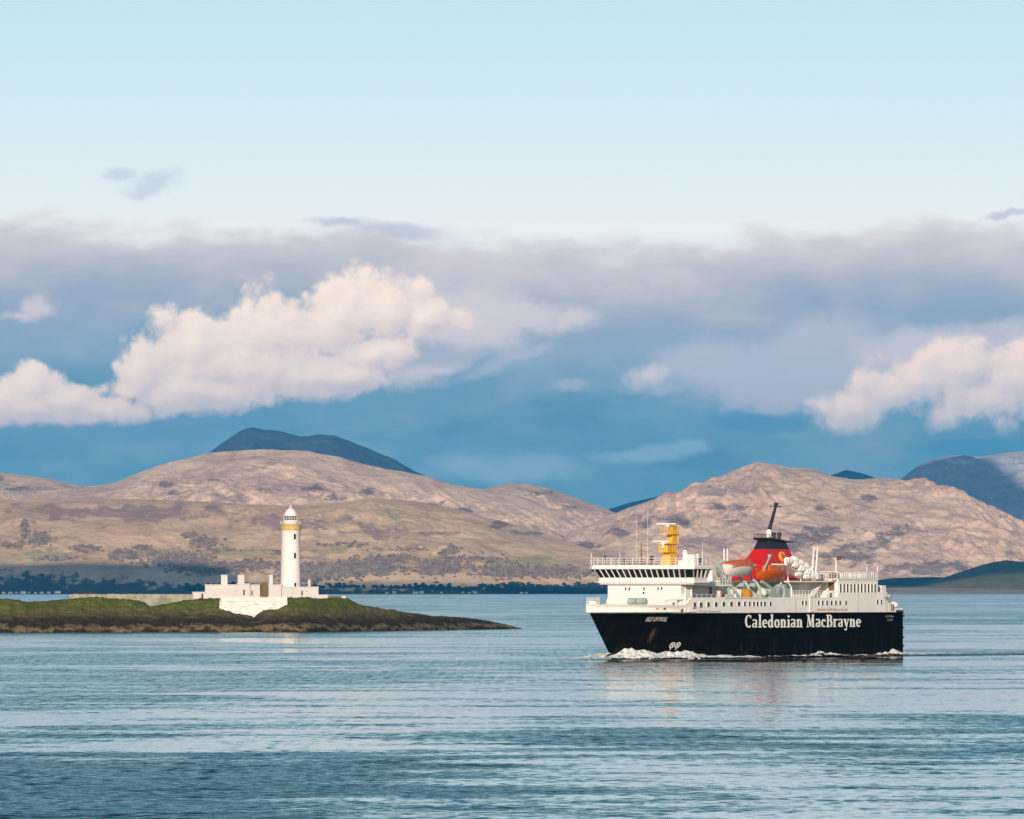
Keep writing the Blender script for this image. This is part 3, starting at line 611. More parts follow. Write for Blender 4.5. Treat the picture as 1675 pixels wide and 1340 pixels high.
def building(name, label, px0, px1, pyt, y0, y1, material, zb=6.5, cope=True, lab_cat='building'):
    x0, x1, zt = lx(px0), lx(px1), lz(pyt)
    r = empty(name, ((x0 + x1) / 2, y0, zb), 0, label, lab_cat); ox = (x0 + x1) / 2
    MB().box(x0 - ox, x1 - ox, 0, y1 - y0, 0, zt - zb).build('wall', material, r)
    if cope: MB().box(x0 - ox - 0.12, x1 - ox + 0.12, -0.12, y1 - y0 + 0.12, zt - zb, zt - zb + 0.22).build('roof', M['lime'], r)
    r['ox'] = ox; del r['ox']
    return r, ox, zt - zb
def recess(r, ox, px0, px1, py0, py1, name, material, zb=6.5, frame=True):
    x0, x1 = lx(px0) - ox, lx(px1) - ox; z0, z1 = lz(py1) - zb, lz(py0) - zb
    o = MB().box(x0, x1, -0.03, 0.1, z0, z1).build(name, material, r)
    if frame:
        f = MB(); t = 0.1
        f.box(x0 - t, x0, -0.06, 0.1, z0 - t, z1 + t).box(x1, x1 + t, -0.06, 0.1, z0 - t, z1 + t).box(x0, x1, -0.06, 0.1, z1, z1 + t).box(x0, x1, -0.06, 0.1, z0 - t, z0)
        f.build(name + '_frame', M['lime'], o)
def chimney(r, ox, px0, px1, py0, py1, zb=6.5, dy=2.0):
    x0, x1 = lx(px0) - ox, lx(px1) - ox; z0, z1 = lz(py1) - zb, lz(py0) - zb
    c = MB().box(x0, x1, dy, dy + 1.8, z0 - 0.05, z1).build('chimney', M['lime'], r)
    MB().box(x0 - 0.1, x1 + 0.1, dy - 0.1, dy + 1.9, z1, z1 + 0.2).build('chimney_cap', M['lime'], c)
def station():
    r, ox, _ = building('keepers_house', 'flat roofed white house with two square chimneys left of the lighthouse', 336, 388, 957.5, YL - 3.0, YL + 6, M['lime'])
    chimney(r, ox, 361.8, 372.3, 941.5, 957.5)
    x0, x1 = lx(354.5) - ox, lx(388) - ox
    MB().box(x0, x1, -1.6, -0.003, 0, lz(963.5) - 6.5).build('front_block', M['lime'], r)
    MB().box(x0 - 0.1, x1, -1.7, -0.003, lz(963.5) - 6.5, lz(963.5) - 6.35).build('front_block_coping', M['lime'], r)
    r, ox, _ = building('store_house', 'white house with a raised step, one chimney and two dark openings beside the brown gate', 388, 426, 957.5, YL - 3.6, YL + 5.5, M['lime'])
    x0, x1 = lx(388) - ox, lx(409.5) - ox
    MB().box(x0 + 0.02, x1, -1.2, -0.003, 0, lz(956) - 6.5).build('front_block', M['lime'], r)
    MB().box(x0 - 0.05, x1 + 0.1, -1.3, -0.003, lz(956) - 6.5, lz(954.5) - 6.5).build('front_block_coping', M['lime'], r)
    chimney(r, ox, 389.2, 400, 941.5, 957)
    for (a, b_, c, d, off) in ((398.6, 401.6, 964.5, 973.5, -1.2), (411.6, 414, 966, 974, 0)):
        x0, x1 = lx(a) - ox, lx(b_) - ox; z0, z1 = lz(d) - 6.5, lz(c) - 6.5
        o = MB().box(x0, x1, off - 0.04, off + 0.02, z0, z1).build('door' if off else 'window', M['glass'], r)
        t = 0.1; f = MB().box(x0 - t, x0, off - 0.07, off, z0 - t, z1 + t).box(x1, x1 + t, off - 0.07, off, z0 - t, z1 + t).box(x0, x1, off - 0.07, off, z1, z1 + t)
        f.build('surround', M['lime'], o)
    # arched courtyard gate
    x0, x1 = lx(426.4), lx(439.8); ox = (x0 + x1) / 2; hw = (x1 - x0) / 2; zt = lz(958)
    g = empty('courtyard_gate', (ox, YL - 1.4, 6.5), 0, 'brown wooden gate with arched top between the white houses', 'gate')
    pts = [(-hw, 0), (hw, 0), (hw, zt - 6.5)] + [(hw * math.cos(R(a)), zt - 6.5 + 1.0 * math.sin(R(a))) for a in range(15, 180, 15)] + [(-hw, zt - 6.5)]
    MB().prism(pts, lambda a, b_: (a, 0, b_), lambda a, b_: (a, 0.2, b_)).build('door_leaf', M['gatewood'], g)
    f = MB()
    for k in range(-3, 4): f.box(k * hw / 3.5 - 0.03, k * hw / 3.5 + 0.03, -0.05, -0.003, 0.1, zt - 6.7)
    for zz in (0.9, 2.6): f.box(-hw + 0.1, hw - 0.1, -0.09, -0.052, zz, zz + 0.18)
    f.build('batten', M['gatewood'], g)
    r, ox, _ = building('gate_house', 'white house with one square chimney between the brown gate and the tower', 440, 461, 957.5, YL - 3.3, YL + 5, M['lime'])
    chimney(r, ox, 435.2 + 5, 450.5 - 3, 941.5, 957.5) if False else chimney(r, ox, 440.4, 446.5, 941.5, 957.5)
    r, ox, _ = building('engine_house', 'low white building at the right foot of the tower with a round vent pipe', 462, 521.5, 961, YL - 5.2, YL - 2.9, M['lime'])
    recess(r, ox, 493.6, 496.2, 966, 974.5, 'window', M['glass'])
    recess(r, ox, 500.5, 504.5, 966.5, 968.5, 'vent', M['steel'], frame=False)
    zz = lz(961) - 6.5
    MB().lathe([(0.42, zz - 0.1), (0.42, lz(949.5) - 6.5), (0.46, lz(949.3) - 6.5), (0.46, lz(948.5) - 6.5)], (lx(506.5) - ox, 1.0, 0), 14).build('vent_pipe', M['lime'], r, True)
    MB().box(lx(480) - ox - 0.05, lx(480) - ox + 0.05, -0.1, -0.003, 0.3, zz).build('drainpipe', M['steel'], r)
    # annex, low walls, retaining wall
    r, ox, _ = building('annex', 'small low white annex with a dark doorway at the left end of the houses', 315.5, 336, 969.5, YL - 2.6, YL + 3, M['lime'])
    recess(r, ox, 330, 333, 971, 981, 'door', M['black'])
    MB().box(lx(510), lx(537), YL - 6.0, YL - 5.5, 6.5, lz(973.5)).box(lx(510) , lx(537) + 0.1, YL - 6.1, YL - 5.4, lz(973.5), lz(972.8)).build('boundary_wall', M['lime']); tag(bpy.data.objects['boundary_wall'], 'low white wall stretching right from the engine building', 'wall')
    o = MB().box(lx(537.4), lx(559.4), YL - 5.8, YL - 5.4, 6.5, lz(975.5)).build('dark_wall', M['gatewood']); tag(o, 'low dark brown wall near the right end of the islet top', 'wall')
    o = MB().box(lx(559.6), lx(566.5), YL - 6.2, YL - 4.6, 6.0, lz(975.2)).box(lx(559.3), lx(566.8), YL - 6.3, YL - 4.5, lz(975.2), lz(974.7)).build('end_pier', M['lime']); tag(o, 'small white pier ending the dark wall on the right', 'pier')
    yw = 2276.9 + 17.3; q = lambda px: pX(px, yw); zq = lambda py: pZ(py, yw)
    r = empty('retaining_wall', (q(413), yw, 3), 0, 'white lime washed retaining wall stepping down the grassy slope below the houses', 'wall'); ox = q(413)
    MB().hexa([(q(356.8) - ox, -0.6, -2), (q(470.5) - ox, -0.6, -2), (q(470.5) - ox, 2, -2), (q(356.8) - ox, 2, -2)], [(q(359.5) - ox, 0, zq(984) - 3), (q(470) - ox, 0, zq(984) - 3), (q(470) - ox, 2, zq(984) - 3), (q(359.5) - ox, 2, zq(984) - 3)]).build('lower_wall', M['parapet'], r)
    MB().box(q(359) - ox, q(470.4) - ox, -0.15, 0.9, zq(984) - 3, zq(983) - 3).box(q(360.5) - ox, q(469.5) - ox, 0.0, 0.7, zq(983) - 3, zq(977.4) - 3).box(q(360) - ox, q(470) - ox, -0.1, 0.8, zq(977.4) - 3, zq(976.4) - 3).build('parapet', M['parapet'], r)
    # long rubble wall to the left
    yy = 2341.0; q = lambda px: pX(px, yy); n = 60; mb = MB(); rng = random.Random(2)
    tops = [pZ(972.0 + rng.uniform(-0.35, 0.35), yy) for _ in range(n + 1)]
    for k in range(n):
        a, b_ = q(114 + (316 - 114) * k / n), q(114 + (316 - 114) * (k + 1) / n)
        mb.hexa([(a, yy, 3), (b_, yy, 3), (b_, yy + 0.8, 3), (a, yy + 0.8, 3)], [(a, yy, tops[k]), (b_, yy, tops[k + 1]), (b_, yy + 0.8, tops[k + 1]), (a, yy + 0.8, tops[k])])
    tag(mb.build('stone_wall', M['rubble']), 'long grey rubble stone wall along the islet left of the houses', 'wall')
station()
def bushes():
    rng = random.Random(5)
    lf = mat('bush_leaf', (0.055, 0.05, 0.028), 0.9, 0.6, 2.0)
    for i, (px, py, w_, lab) in enumerate(((137, 970.5, 3.0, 'dark leafless bush showing over the stone wall near its left end'),)):
        mb = MB(); x = pX(px, 2343); z = 8.6
        for _ in range(420):
            a = rng.uniform(0, 6.28); rr = rng.random() ** 0.5 * w_; zz = rng.random() * (2.9 - 0.5 * rr)
            p = Vector((x + rr * math.cos(a), 2343.6 + rr * math.sin(a) * 0.4 + 1, z + zz)); u = Vector((rng.uniform(-1, 1), rng.uniform(-1, 1), rng.uniform(-1, 1))) * 0.3; v = Vector((rng.uniform(-1, 1), rng.uniform(-1, 1), rng.uniform(-1, 1))) * 0.3
            mb.add([p, p + u, p + u + v, p + v], [(0, 1, 2, 3)])
        tag(mb.build('bush', lf), lab, 'bush')
bushes()

# ------------------------------------------------------------------ lettering: pen strokes with thick stems and serifs
def arc(cx, cy, rx, ry, a0, a1, n=12): return [(cx + rx * math.cos(R(a0 + (a1 - a0) * k / n)), cy + ry * math.sin(R(a0 + (a1 - a0) * k / n))) for k in range(n + 1)]
def stroke(mb2, pts, w0, w1=None, wf=None):
    """flat ribbon along pts (2-D); width may vary with direction (broad vertical stems, thin horizontals)"""
    n = len(pts); L = []; Rr = []
    for i in range(n):
        ax, ay = pts[max(i - 1, 0)]; bx, by = pts[min(i + 1, n - 1)]; dx, dy = bx - ax, by - ay; l = math.hypot(dx, dy) or 1; dx /= l; dy /= l
        w = w0 if w1 is None else w1 + (w0 - w1) * abs(dy) ** 1.2
        L.append((pts[i][0] - dy * w / 2, pts[i][1] + dx * w / 2)); Rr.append((pts[i][0] + dy * w / 2, pts[i][1] - dx * w / 2))
    for i in range(n - 1): mb2.append([L[i], L[i + 1], Rr[i + 1], Rr[i]])
SW, TW, SH = 0.17, 0.07, 0.07     # stem, hairline, serif height (cap height 1)
def serif(q, x, y, w=0.30): q.append([(x - w / 2, y - SH / 2), (x + w / 2, y - SH / 2), (x + w / 2, y + SH / 2), (x - w / 2, y + SH / 2)])
def bar(q, x0, y0, x1, y1, w=SW): stroke(q, [(x0, y0), (x1, y1)], w)
def G_C(q): stroke(q, arc(0.33, 0.5, 0.24, 0.46, 48, 312, 18), SW, TW); bar(q, 0.51, 0.70, 0.51, 0.96, 0.06); bar(q, 0.47, 0.86, 0.54, 0.78, 0.10); return 0.60
def G_a(q): stroke(q, arc(0.20, 0.49, 0.15, 0.13, 160, 0, 8) + [(0.35, 0.12)], SW * 0.9, TW); stroke(q, arc(0.20, 0.18, 0.13, 0.15, 60, 330, 12), SW * 0.85, TW); bar(q, 0.35, 0.10, 0.45, 0.04, 0.09); bar(q, 0.26, 0.32, 0.36, 0.36, 0.07); return 0.48
def G_l(q): bar(q, 0.17, 0, 0.17, 1.04); serif(q, 0.17, 0.03); bar(q, 0.02, 0.98, 0.17, 1.02, 0.07); return 0.34
def G_e(q): stroke(q, arc(0.23, 0.31, 0.16, 0.28, 0, 315, 18), SW * 0.9, TW); bar(q, 0.10, 0.32, 0.39, 0.32, 0.07); return 0.46
def G_d(q): bar(q, 0.37, 0.02, 0.37, 1.04); bar(q, 0.24, 0.98, 0.37, 1.02, 0.07); stroke(q, arc(0.22, 0.30, 0.14, 0.28, 40, 320, 14), SW * 0.9, TW); bar(q, 0.37, 0.04, 0.50, 0.04, 0.08); return 0.53
def G_o(q): stroke(q, arc(0.25, 0.31, 0.17, 0.29, 0, 360, 22), SW * 0.95, TW); return 0.50
def G_n(q): bar(q, 0.14, 0, 0.14, 0.62); serif(q, 0.14, 0.03); bar(q, 0.0, 0.57, 0.14, 0.61, 0.07); stroke(q, arc(0.28, 0.42, 0.13, 0.18, 160, 0, 8) + [(0.41, 0.0)], SW, TW); serif(q, 0.41, 0.03); return 0.57
def G_i(q): bar(q, 0.15, 0, 0.15, 0.62); serif(q, 0.15, 0.03); bar(q, 0.01, 0.57, 0.15, 0.61, 0.07); stroke(q, arc(0.15, 0.86, 0.05, 0.05, 0, 360, 10), 0.10); return 0.30
def G_M(q): bar(q, 0.10, 0, 0.15, 0.97, 0.07); bar(q, 0.17, 0.97, 0.36, 0.08, SW); bar(q, 0.36, 0.05, 0.55, 0.97, 0.07); bar(q, 0.60, 0, 0.57, 0.97, SW); serif(q, 0.10, 0.03, 0.22); serif(q, 0.61, 0.03); serif(q, 0.12, 0.97, 0.2); serif(q, 0.60, 0.97, 0.22); return 0.78
def G_c(q): stroke(q, arc(0.23, 0.31, 0.16, 0.28, 50, 312, 16), SW * 0.95, TW); stroke(q, arc(0.34, 0.48, 0.03, 0.03, 0, 360, 8), 0.07); return 0.43
def G_B(q): bar(q, 0.14, 0, 0.14, 0.97); serif(q, 0.12, 0.03); serif(q, 0.12, 0.94); stroke(q, [(0.14, 0.94)] + arc(0.28, 0.74, 0.15, 0.20, 90, -90, 10) + [(0.14, 0.54)], SW, TW); stroke(q, [(0.14, 0.54)] + arc(0.30, 0.285, 0.18, 0.255, 90, -90, 10) + [(0.14, 0.03)], SW, TW); return 0.57
def G_r(q): bar(q, 0.14, 0, 0.14, 0.62); serif(q, 0.14, 0.03); bar(q, 0.0, 0.57, 0.14, 0.61, 0.07); stroke(q, arc(0.30, 0.46, 0.14, 0.14, 165, 60, 6), 0.10); stroke(q, arc(0.36, 0.54, 0.03, 0.03, 0, 360, 8), 0.07); return 0.42
def G_y(q): bar(q, 0.10, 0.60, 0.27, 0.06, SW); bar(q, 0.42, 0.60, 0.24, -0.10, 0.08); stroke(q, arc(0.17, -0.14, 0.09, 0.10, 10, -170, 8), 0.09); serif(q, 0.10, 0.60, 0.26); serif(q, 0.42, 0.60, 0.18); return 0.50
GLYPH = {'C': G_C, 'a': G_a, 'l': G_l, 'e': G_e, 'd': G_d, 'o': G_o, 'n': G_n, 'i': G_i, 'M': G_M, 'c': G_c, 'B': G_B, 'r': G_r, 'y': G_y}
def serif_text(text):
    out = []; x = 0
    for ch in text:
        if ch == ' ': x += 0.30; continue
        q = []; w = GLYPH[ch](q); out += [[(px + x, py) for (px, py) in poly] for poly in q]; x += w + 0.035
    return out, x
def font_text(text, bold=0.0, shear=0.0):
    cu = bpy.data.curves.new('tmp', 'FONT'); cu.body = text; cu.size = 1; cu.offset = bold; cu.shear = shear; cu.resolution_u = 2
    ob = bpy.data.objects.new('tmp', cu); COL.objects.link(ob); dg = bpy.context.evaluated_depsgraph_get()
    me = bpy.data.meshes.new_from_object(ob.evaluated_get(dg)); bpy.data.objects.remove(ob)
    vs = [(v.co.x, v.co.y) for v in me.vertices]; fs = [[vs[i] for i in p.vertices] for p in me.polygons]; w = max(v[0] for v in vs)
    bpy.data.meshes.remove(me); return fs, w
def lettering(name, polys, w, a0, a1, z0, cap, fn, material, parent, thick=0.03):
    """lay 2-D polygons on the side: u -> a between a0..a1, v -> z; fn(a, z) gives the surface y"""
    k = (a1 - a0) / w; order = sorted(polys, key=lambda p: min(q[0] for q in p)); words = []; right = -1e9
    for poly in order:
        if min(q[0] for q in poly) - right > 0.15: words.append([])
        words[-1].append(poly); right = max(right, max(q[0] for q in poly))
    for word in words: lettering_word(name, word, k, a0, z0, cap, fn, material, parent, thick)
def lettering_word(name, polys, k, a0, z0, cap, fn, material, parent, thick):
    mb = MB()
    for j, poly in enumerate(polys):
        e = 0.0006 * (j % 23)
        vs = [(a0 + u * k, fn(a0 + u * k, z0 + v * cap) - thick - e, z0 + v * cap) for (u, v) in poly]
        mb.add(vs, [tuple(range(len(vs)))])
    me = mb; o = me.build(name, material, parent); return o

# ------------------------------------------------------------------ ferry
SS, CC = math.sin(R(30.4)), math.cos(R(30.4))
BX, BY = 16.28, 1389.8
def A(px, y=-8.0):
    k = (px - 837.5) / F; return (k * (BY + SS * y) - (BX - CC * y)) / (SS - CC * k)
def Zp(py, a, y=-8.0): return pZ(py, BY + CC * a + SS * y)
LOA_AFT = 86.4; ZD = 7.5; ZT = 10.1
def a_stem(z): return -0.96 * max(z, -1.6)
def hb(a, z):
    Le = 40 - 1.3 * z; p = 1.35 + 0.12 * max(z, 0); t = min(max((a - a_stem(z)) / Le, 0), 1)
    return 8.0 * (1 - (1 - t) ** p)
ferry = empty('ferry', (BX, BY, 0), math.atan2(CC, SS), 'large car ferry with black hull, white upperworks and red and black funnel steaming left', 'ferry')

def ferry_hull():
    lev = [-1.6, 0.45]; 
    def skin(zs, mat_, name, parent, a_max=LOA_AFT, a_min=None, close=True):
        mb = MB(); n = 90
        for side in (-1, 1):
            rows = []
            for z in zs:
                a0 = a_stem(z) if a_min is None else a_min
                rows.append([(a0 + (a_max - a0) * (s / n) ** 1.4, side * hb(a0 + (a_max - a0) * (s / n) ** 1.4, z), z) for s in range(n + 1)])
            o = len(mb.v)
            mb.add([p for r in rows for p in r], [(i * (n + 1) + j, i * (n + 1) + j + 1, (i + 1) * (n + 1) + j + 1, (i + 1) * (n + 1) + j) for i in range(len(zs) - 1) for j in range(n)])
        if close:
            mb.add([(a_max, s * hb(a_max, z), z) for z in zs for s in (-1, 1)], [(2 * i, 2 * i + 1, 2 * i + 3, 2 * i + 2) for i in range(len(zs) - 1)])
        return mb.build(name, mat_, parent, True)
    hull = skin([0.02, 0.5, 1.5, 3, 4.5, 6, ZD], M['hull'], 'hull', ferry)
    skin([-1.6, -0.5, 0.017], M['boot'], 'boot_top', hull)
    tri = MB()
    for k in range(16):
        qa, qb = 66 + 20.4 * k / 16, 66 + 20.4 * (k + 1) / 16; t0, t1 = 0.50 * k / 16, 0.50 * (k + 1) / 16
        tri.add([(qa, -8.02, 0.0), (qb, -8.02, 0.0), (qb, -8.02, t1 + .02), (qa, -8.02, t0 + .02)], [(0, 1, 2, 3)])
    tri.build('boot_stripe', M['boot'], hull)
    # rubbing strakes, each a ledge proud of the plating
    for (z, a0, a1) in ((1.45, 22, 86.3), (4.35, 28, 43), (ZD - 0.06, -7.1, 86.5)):
        mb = MB(); n = 80
        pts = [a0 + (a1 - a0) * k / n for k in range(n + 1)]
        for s in (-1, 1):
            mb = MB()
            for k in range(n):
                qa, qb = pts[k], pts[k + 1]; ya, yb = hb(qa, z), hb(qb, z)
                mb.hexa([(qa, s * (ya - 0.05), z - 0.1), (qb, s * (yb - 0.05), z - 0.1), (qb, s * (yb + 0.14), z - 0.1), (qa, s * (ya + 0.14), z - 0.1)],
                        [(qa, s * (ya - 0.05), z + 0.1), (qb, s * (yb - 0.05), z + 0.1), (qb, s * (yb + 0.10), z + 0.1), (qa, s * (ya + 0.10), z + 0.1)])
            mb.build('rubbing_strake', M['hull'], ferry)
    # stern belting fenders
    for z in (6.9, 4.9, 3.2, 1.8):
        MB().box(86.42, 86.75, -8.1, 8.1, z - 0.15, z + 0.15).build('fender', M['black'], ferry)
    # upper white strake: bow bulwark, then full height side, then low stern bulwark
    mb = MB(); n = 150; aa = [a_stem(ZD) + (LOA_AFT - a_stem(ZD)) * (k / n) ** 1.25 for k in range(n + 1)]
    def topz(a):
        if a < 11.0: return 9.07 - 0.25 * max(min((a + 8) / 20, 1), 0)
        if a < 12.4: return 8.85 + (ZT - 8.85) * (a - 11.0) / 1.4
        if a < 79.5: return ZT
        if a < 83: return ZT - 1.9 * (a - 79.5) / 3.5
        return 8.2
    zs = [0, 0.33, 0.66, 1.0]
    for side in (-1, 1):
        rows = []
        for f in zs:
            row = []
            for k in range(n + 1):
                a = aa[k]; z = ZD + (topz(a) - ZD) * f
                sh = a_stem(z) - a_stem(ZD); a2 = a + sh * max(0, 1 - (a - aa[0]) / 12)
                row.append((a2, side * hb(a2, z), z))
            rows.append(row)
        top = rows[-1]; rows.append([(p[0] + 0.02, p[1] - side * min(0.3, abs(p[1])), p[2]) for p in top])
        rows.append([(p[0] + 0.02, p[1] - side * min(0.3, abs(p[1])), ZD + 0.2) for p in top])
        nr = len(rows)
        mb.add([p for r in rows for p in r], [(i * (n + 1) + j, i * (n + 1) + j + 1, (i + 1) * (n + 1) + j + 1, (i + 1) * (n + 1) + j) for i in range(nr - 1) for j in range(n)])
    for (y0, y1) in ((-8, 8),): mb.box(86.15, 86.4, -7.7, 7.7, ZD, 8.2)
    mb.build('upper_hull', M['offwhite'], ferry, True)
    # decks
    pts = [(a, -hb(a, ZD) + 0.3) for a in np.linspace(-6, 12.6, 24)] + [(a, hb(a, ZD) - 0.3) for a in np.linspace(12.6, -6, 24)]
    MB().prism(pts, lambda x, y: (x, y, ZD + 0.15), lambda x, y: (x, y, ZD + 0.35)).build('foredeck', M['deck'], ferry)
    MB().box(12.6, 81, -7.68, 7.68, ZT - 0.3, ZT - 0.05).build('boat_deck', M['deck'], ferry)
    MB().box(81.0, 86.1, -7.68, 7.68, ZD + 0.1, ZD + 0.3).build('mooring_deck', M['deck'], ferry)
    MB().box(80.75, 81.0, -7.68, 7.68, ZD, ZT - 0.05).build('aft_bulkhead', M['offwhite'], ferry)
    # fairleads and freeing ports in the bow bulwark, on the visible side and the far one
    for (px, py, w, h_) in ((1074, 998, 3.4, 5.6), (1086, 996.5, 3.2, 4.2), (1116, 999.5, 3.6, 5.4), (1044, 1001.5, 6.5, 1.6), (1093, 1002, 4, 1.6)):
        a = A(px, -6.2)
        for _ in range(6): y = -hb(a, 8.2); a = A(px, y)
        z = Zp(py, a, y); sl = (hb(a + 0.3, z) - hb(a - 0.3, z)) / 0.6
        ww = w / 9.9 / (SS + CC * sl) ; mbx = MB()
        p = [(a - ww / 2, z - h_ / 20), (a + ww / 2, z - h_ / 20), (a + ww / 2, z + h_ / 20), (a - ww / 2, z + h_ / 20)]
        for s in (-1, 1):
            mbx = MB().prism(p, lambda u, v: (u, s * (hb(u, v) - 0.05), v), lambda u, v: (u, s * (hb(u, v) + 0.14), v))
            mbx.build('fairlead', M['brown'], ferry)
    # bow thruster symbols: ring and cross
    for px in (1099.3, 1108.5):
        a = A(px, -4.5); 
        for _ in range(8): y = -hb(a, 2.3); a = A(px, y)
        z = Zp(1055.5, a, y); q = []
        k = 1 / (SS + CC * (hb(a + .3, z) - hb(a - .3, z)) / .6) 
        stroke(q, [(u * k, v) for (u, v) in arc(0, 0, 0.38, 0.42, 0, 360, 20)], 0.13)
        for b in (45, 135): stroke(q, [(-0.4 * k * math.cos(R(b)), -0.42 * math.sin(R(b))), (0.4 * k * math.cos(R(b)), 0.42 * math.sin(R(b)))], 0.13)
        q.append([(-0.1 * k, -0.75), (0.1 * k, -0.75), (0.1 * k, -0.55), (-0.1 * k, -0.55)])
        mbx = MB()
        for j, poly in enumerate(q):
            vs = [(a + u, -hb(a + u, z + v) - 0.03 - 0.0006 * j, z + v) for (u, v) in poly]; mbx.add(vs, [(0, 1, 2, 3)])
        mbx.build('thruster_mark', M['letter'], ferry)
    # lettering
    side = lambda a, z: -hb(a, z)
    polys, w = serif_text('Caledonian MacBrayne')
    a0, a1 = A(1218), A(1408.5); z0 = Zp(1026.3, 50); cap = 2.12
    lettering('lettering', polys, w, a0, a1, z0 + 0.02, cap, side, M['letter'], ferry, 0.06)
    polys, w = font_text('ISLE OF MULL', 0.0, 0.15)
    a0 = A(1055, -6.5); a1 = A(1089.5, -6.9)
    for _ in range(8): a0 = A(1055, -hb(a0, 6.2)); a1 = A(1089.5, -hb(a1, 6.2))
    lettering('lettering', polys, w, a0, a1, Zp(1016.5, a0, -6), 1.0, side, M['letter'], ferry, 0.06)
    polys, w = font_text('by Clyde Network', 0.01)
    lettering('lettering', polys, w, A(1139), A(1178), Zp(1003.0, 14), 0.72, side, M['letter_grey'], ferry, 0.05)
    polys, w = font_text('www.calmac.co.uk', 0.01)
    lettering('lettering', polys, w, A(1336.5), A(1386.5), Zp(999.2, 58), 0.72, side, M['letter_red'], ferry, 0.05)
    polys, w = font_text('ISLE OF MULL', 0.01); lettering('lettering', polys, w, A(1448), A(1462), Zp(1009.8, 83), 0.5, side, M['letter_grey'], ferry, 0.05)
    polys, w = font_text('GLASGOW', 0.01); lettering('lettering', polys, w, A(1450.5), A(1460), Zp(1015.8, 83), 0.5, side, M['letter_grey'], ferry, 0.05)
ferry_hull()

def side_window(px, py0, py1, wpx, y=-8.0, proto={}, parent=ferry):
    a = A(px, y); w = 1.15 * wpx / (F / 1420 * SS); z0, z1 = Zp(py1, a, y), Zp(py0, a, y)
    key = (round(w, 2), round(z1 - z0, 1))
    if key not in proto:
        o = MB().box(-w / 2, w / 2, -0.055, 0.06, 0, z1 - z0).build('window', M['glass'], ferry)
        t = 0.07; hh = z1 - z0
        MB().box(-w / 2 - t, -w / 2, -0.065, 0.05, -t, hh + t).box(w / 2, w / 2 + t, -0.065, 0.05, -t, hh + t).box(-w / 2, w / 2, -0.065, 0.05, hh, hh + t).box(-w / 2, w / 2, -0.065, 0.05, -t, 0).build('window_frame', M['white'], o)
        proto[key] = o
    else: o = copy_tree(proto[key], parent)
    o.location = (a, y, z0); o.parent = parent
for px, w in ((1135.9, 3.6), (1146.3, 3.8), (1158.4, 3.8), (1170.9, 3.8), (1183.5, 3.8), (1195.9, 3.8), (1208.3, 3.8)): side_window(px, 985.9 - (px - 1135) * 0.02, 993.0 - (px - 1135) * 0.02, w)
for px in (1217.9, 1225.5, 1232.7, 1238.6, 1244.7, 1250.6, 1259.9): side_window(px, 984.4, 991.4, 2.7)
for px in (1312.2, 1318, 1338.3, 1345.2, 1352.3, 1359.6, 1366.7, 1373.7, 1383.4): side_window(px, 982.9, 989.8, 2.6)
for px in (1434.8, 1441.2): side_window(px, 981.2, 988.6, 2.3)
d = MB().box(A(1323.8), A(1334), -8.1, -7.95, Zp(1001, 56), Zp(977.5, 56)).build('side_door', M['offwhite'], ferry)
MB().box(A(1323.8) - 0.15, A(1334) + 0.15, -8.2, -7.95, Zp(977.4, 56), Zp(976.6, 56)).build('door_hood', M['offwhite'], d)

def rail(pts, h, posts, material, name, parent, r=0.045, bars=3):
    mb = MB(); pts = [Vector(p) for p in pts]
    L = [0]
    for i in range(len(pts) - 1): L.append(L[-1] + (pts[i + 1] - pts[i]).length)
    for b in range(1, bars + 1): mb.tube([p + Vector((0, 0, h * b / bars)) for p in pts], r * (1.2 if b == bars else 0.8), 4)
    n = max(int(L[-1] / posts), 1)
    for k in range(n + 1):
        s = L[-1] * k / n; i = max(j for j in range(len(L)) if L[j] <= s + 1e-6); i = min(i, len(pts) - 2)
        p = pts[i].lerp(pts[i + 1], (s - L[i]) / max(L[i + 1] - L[i], 1e-6)); mb.tube([p, p + Vector((0, 0, h))], r, 4)
    return mb.build(name, material, parent)

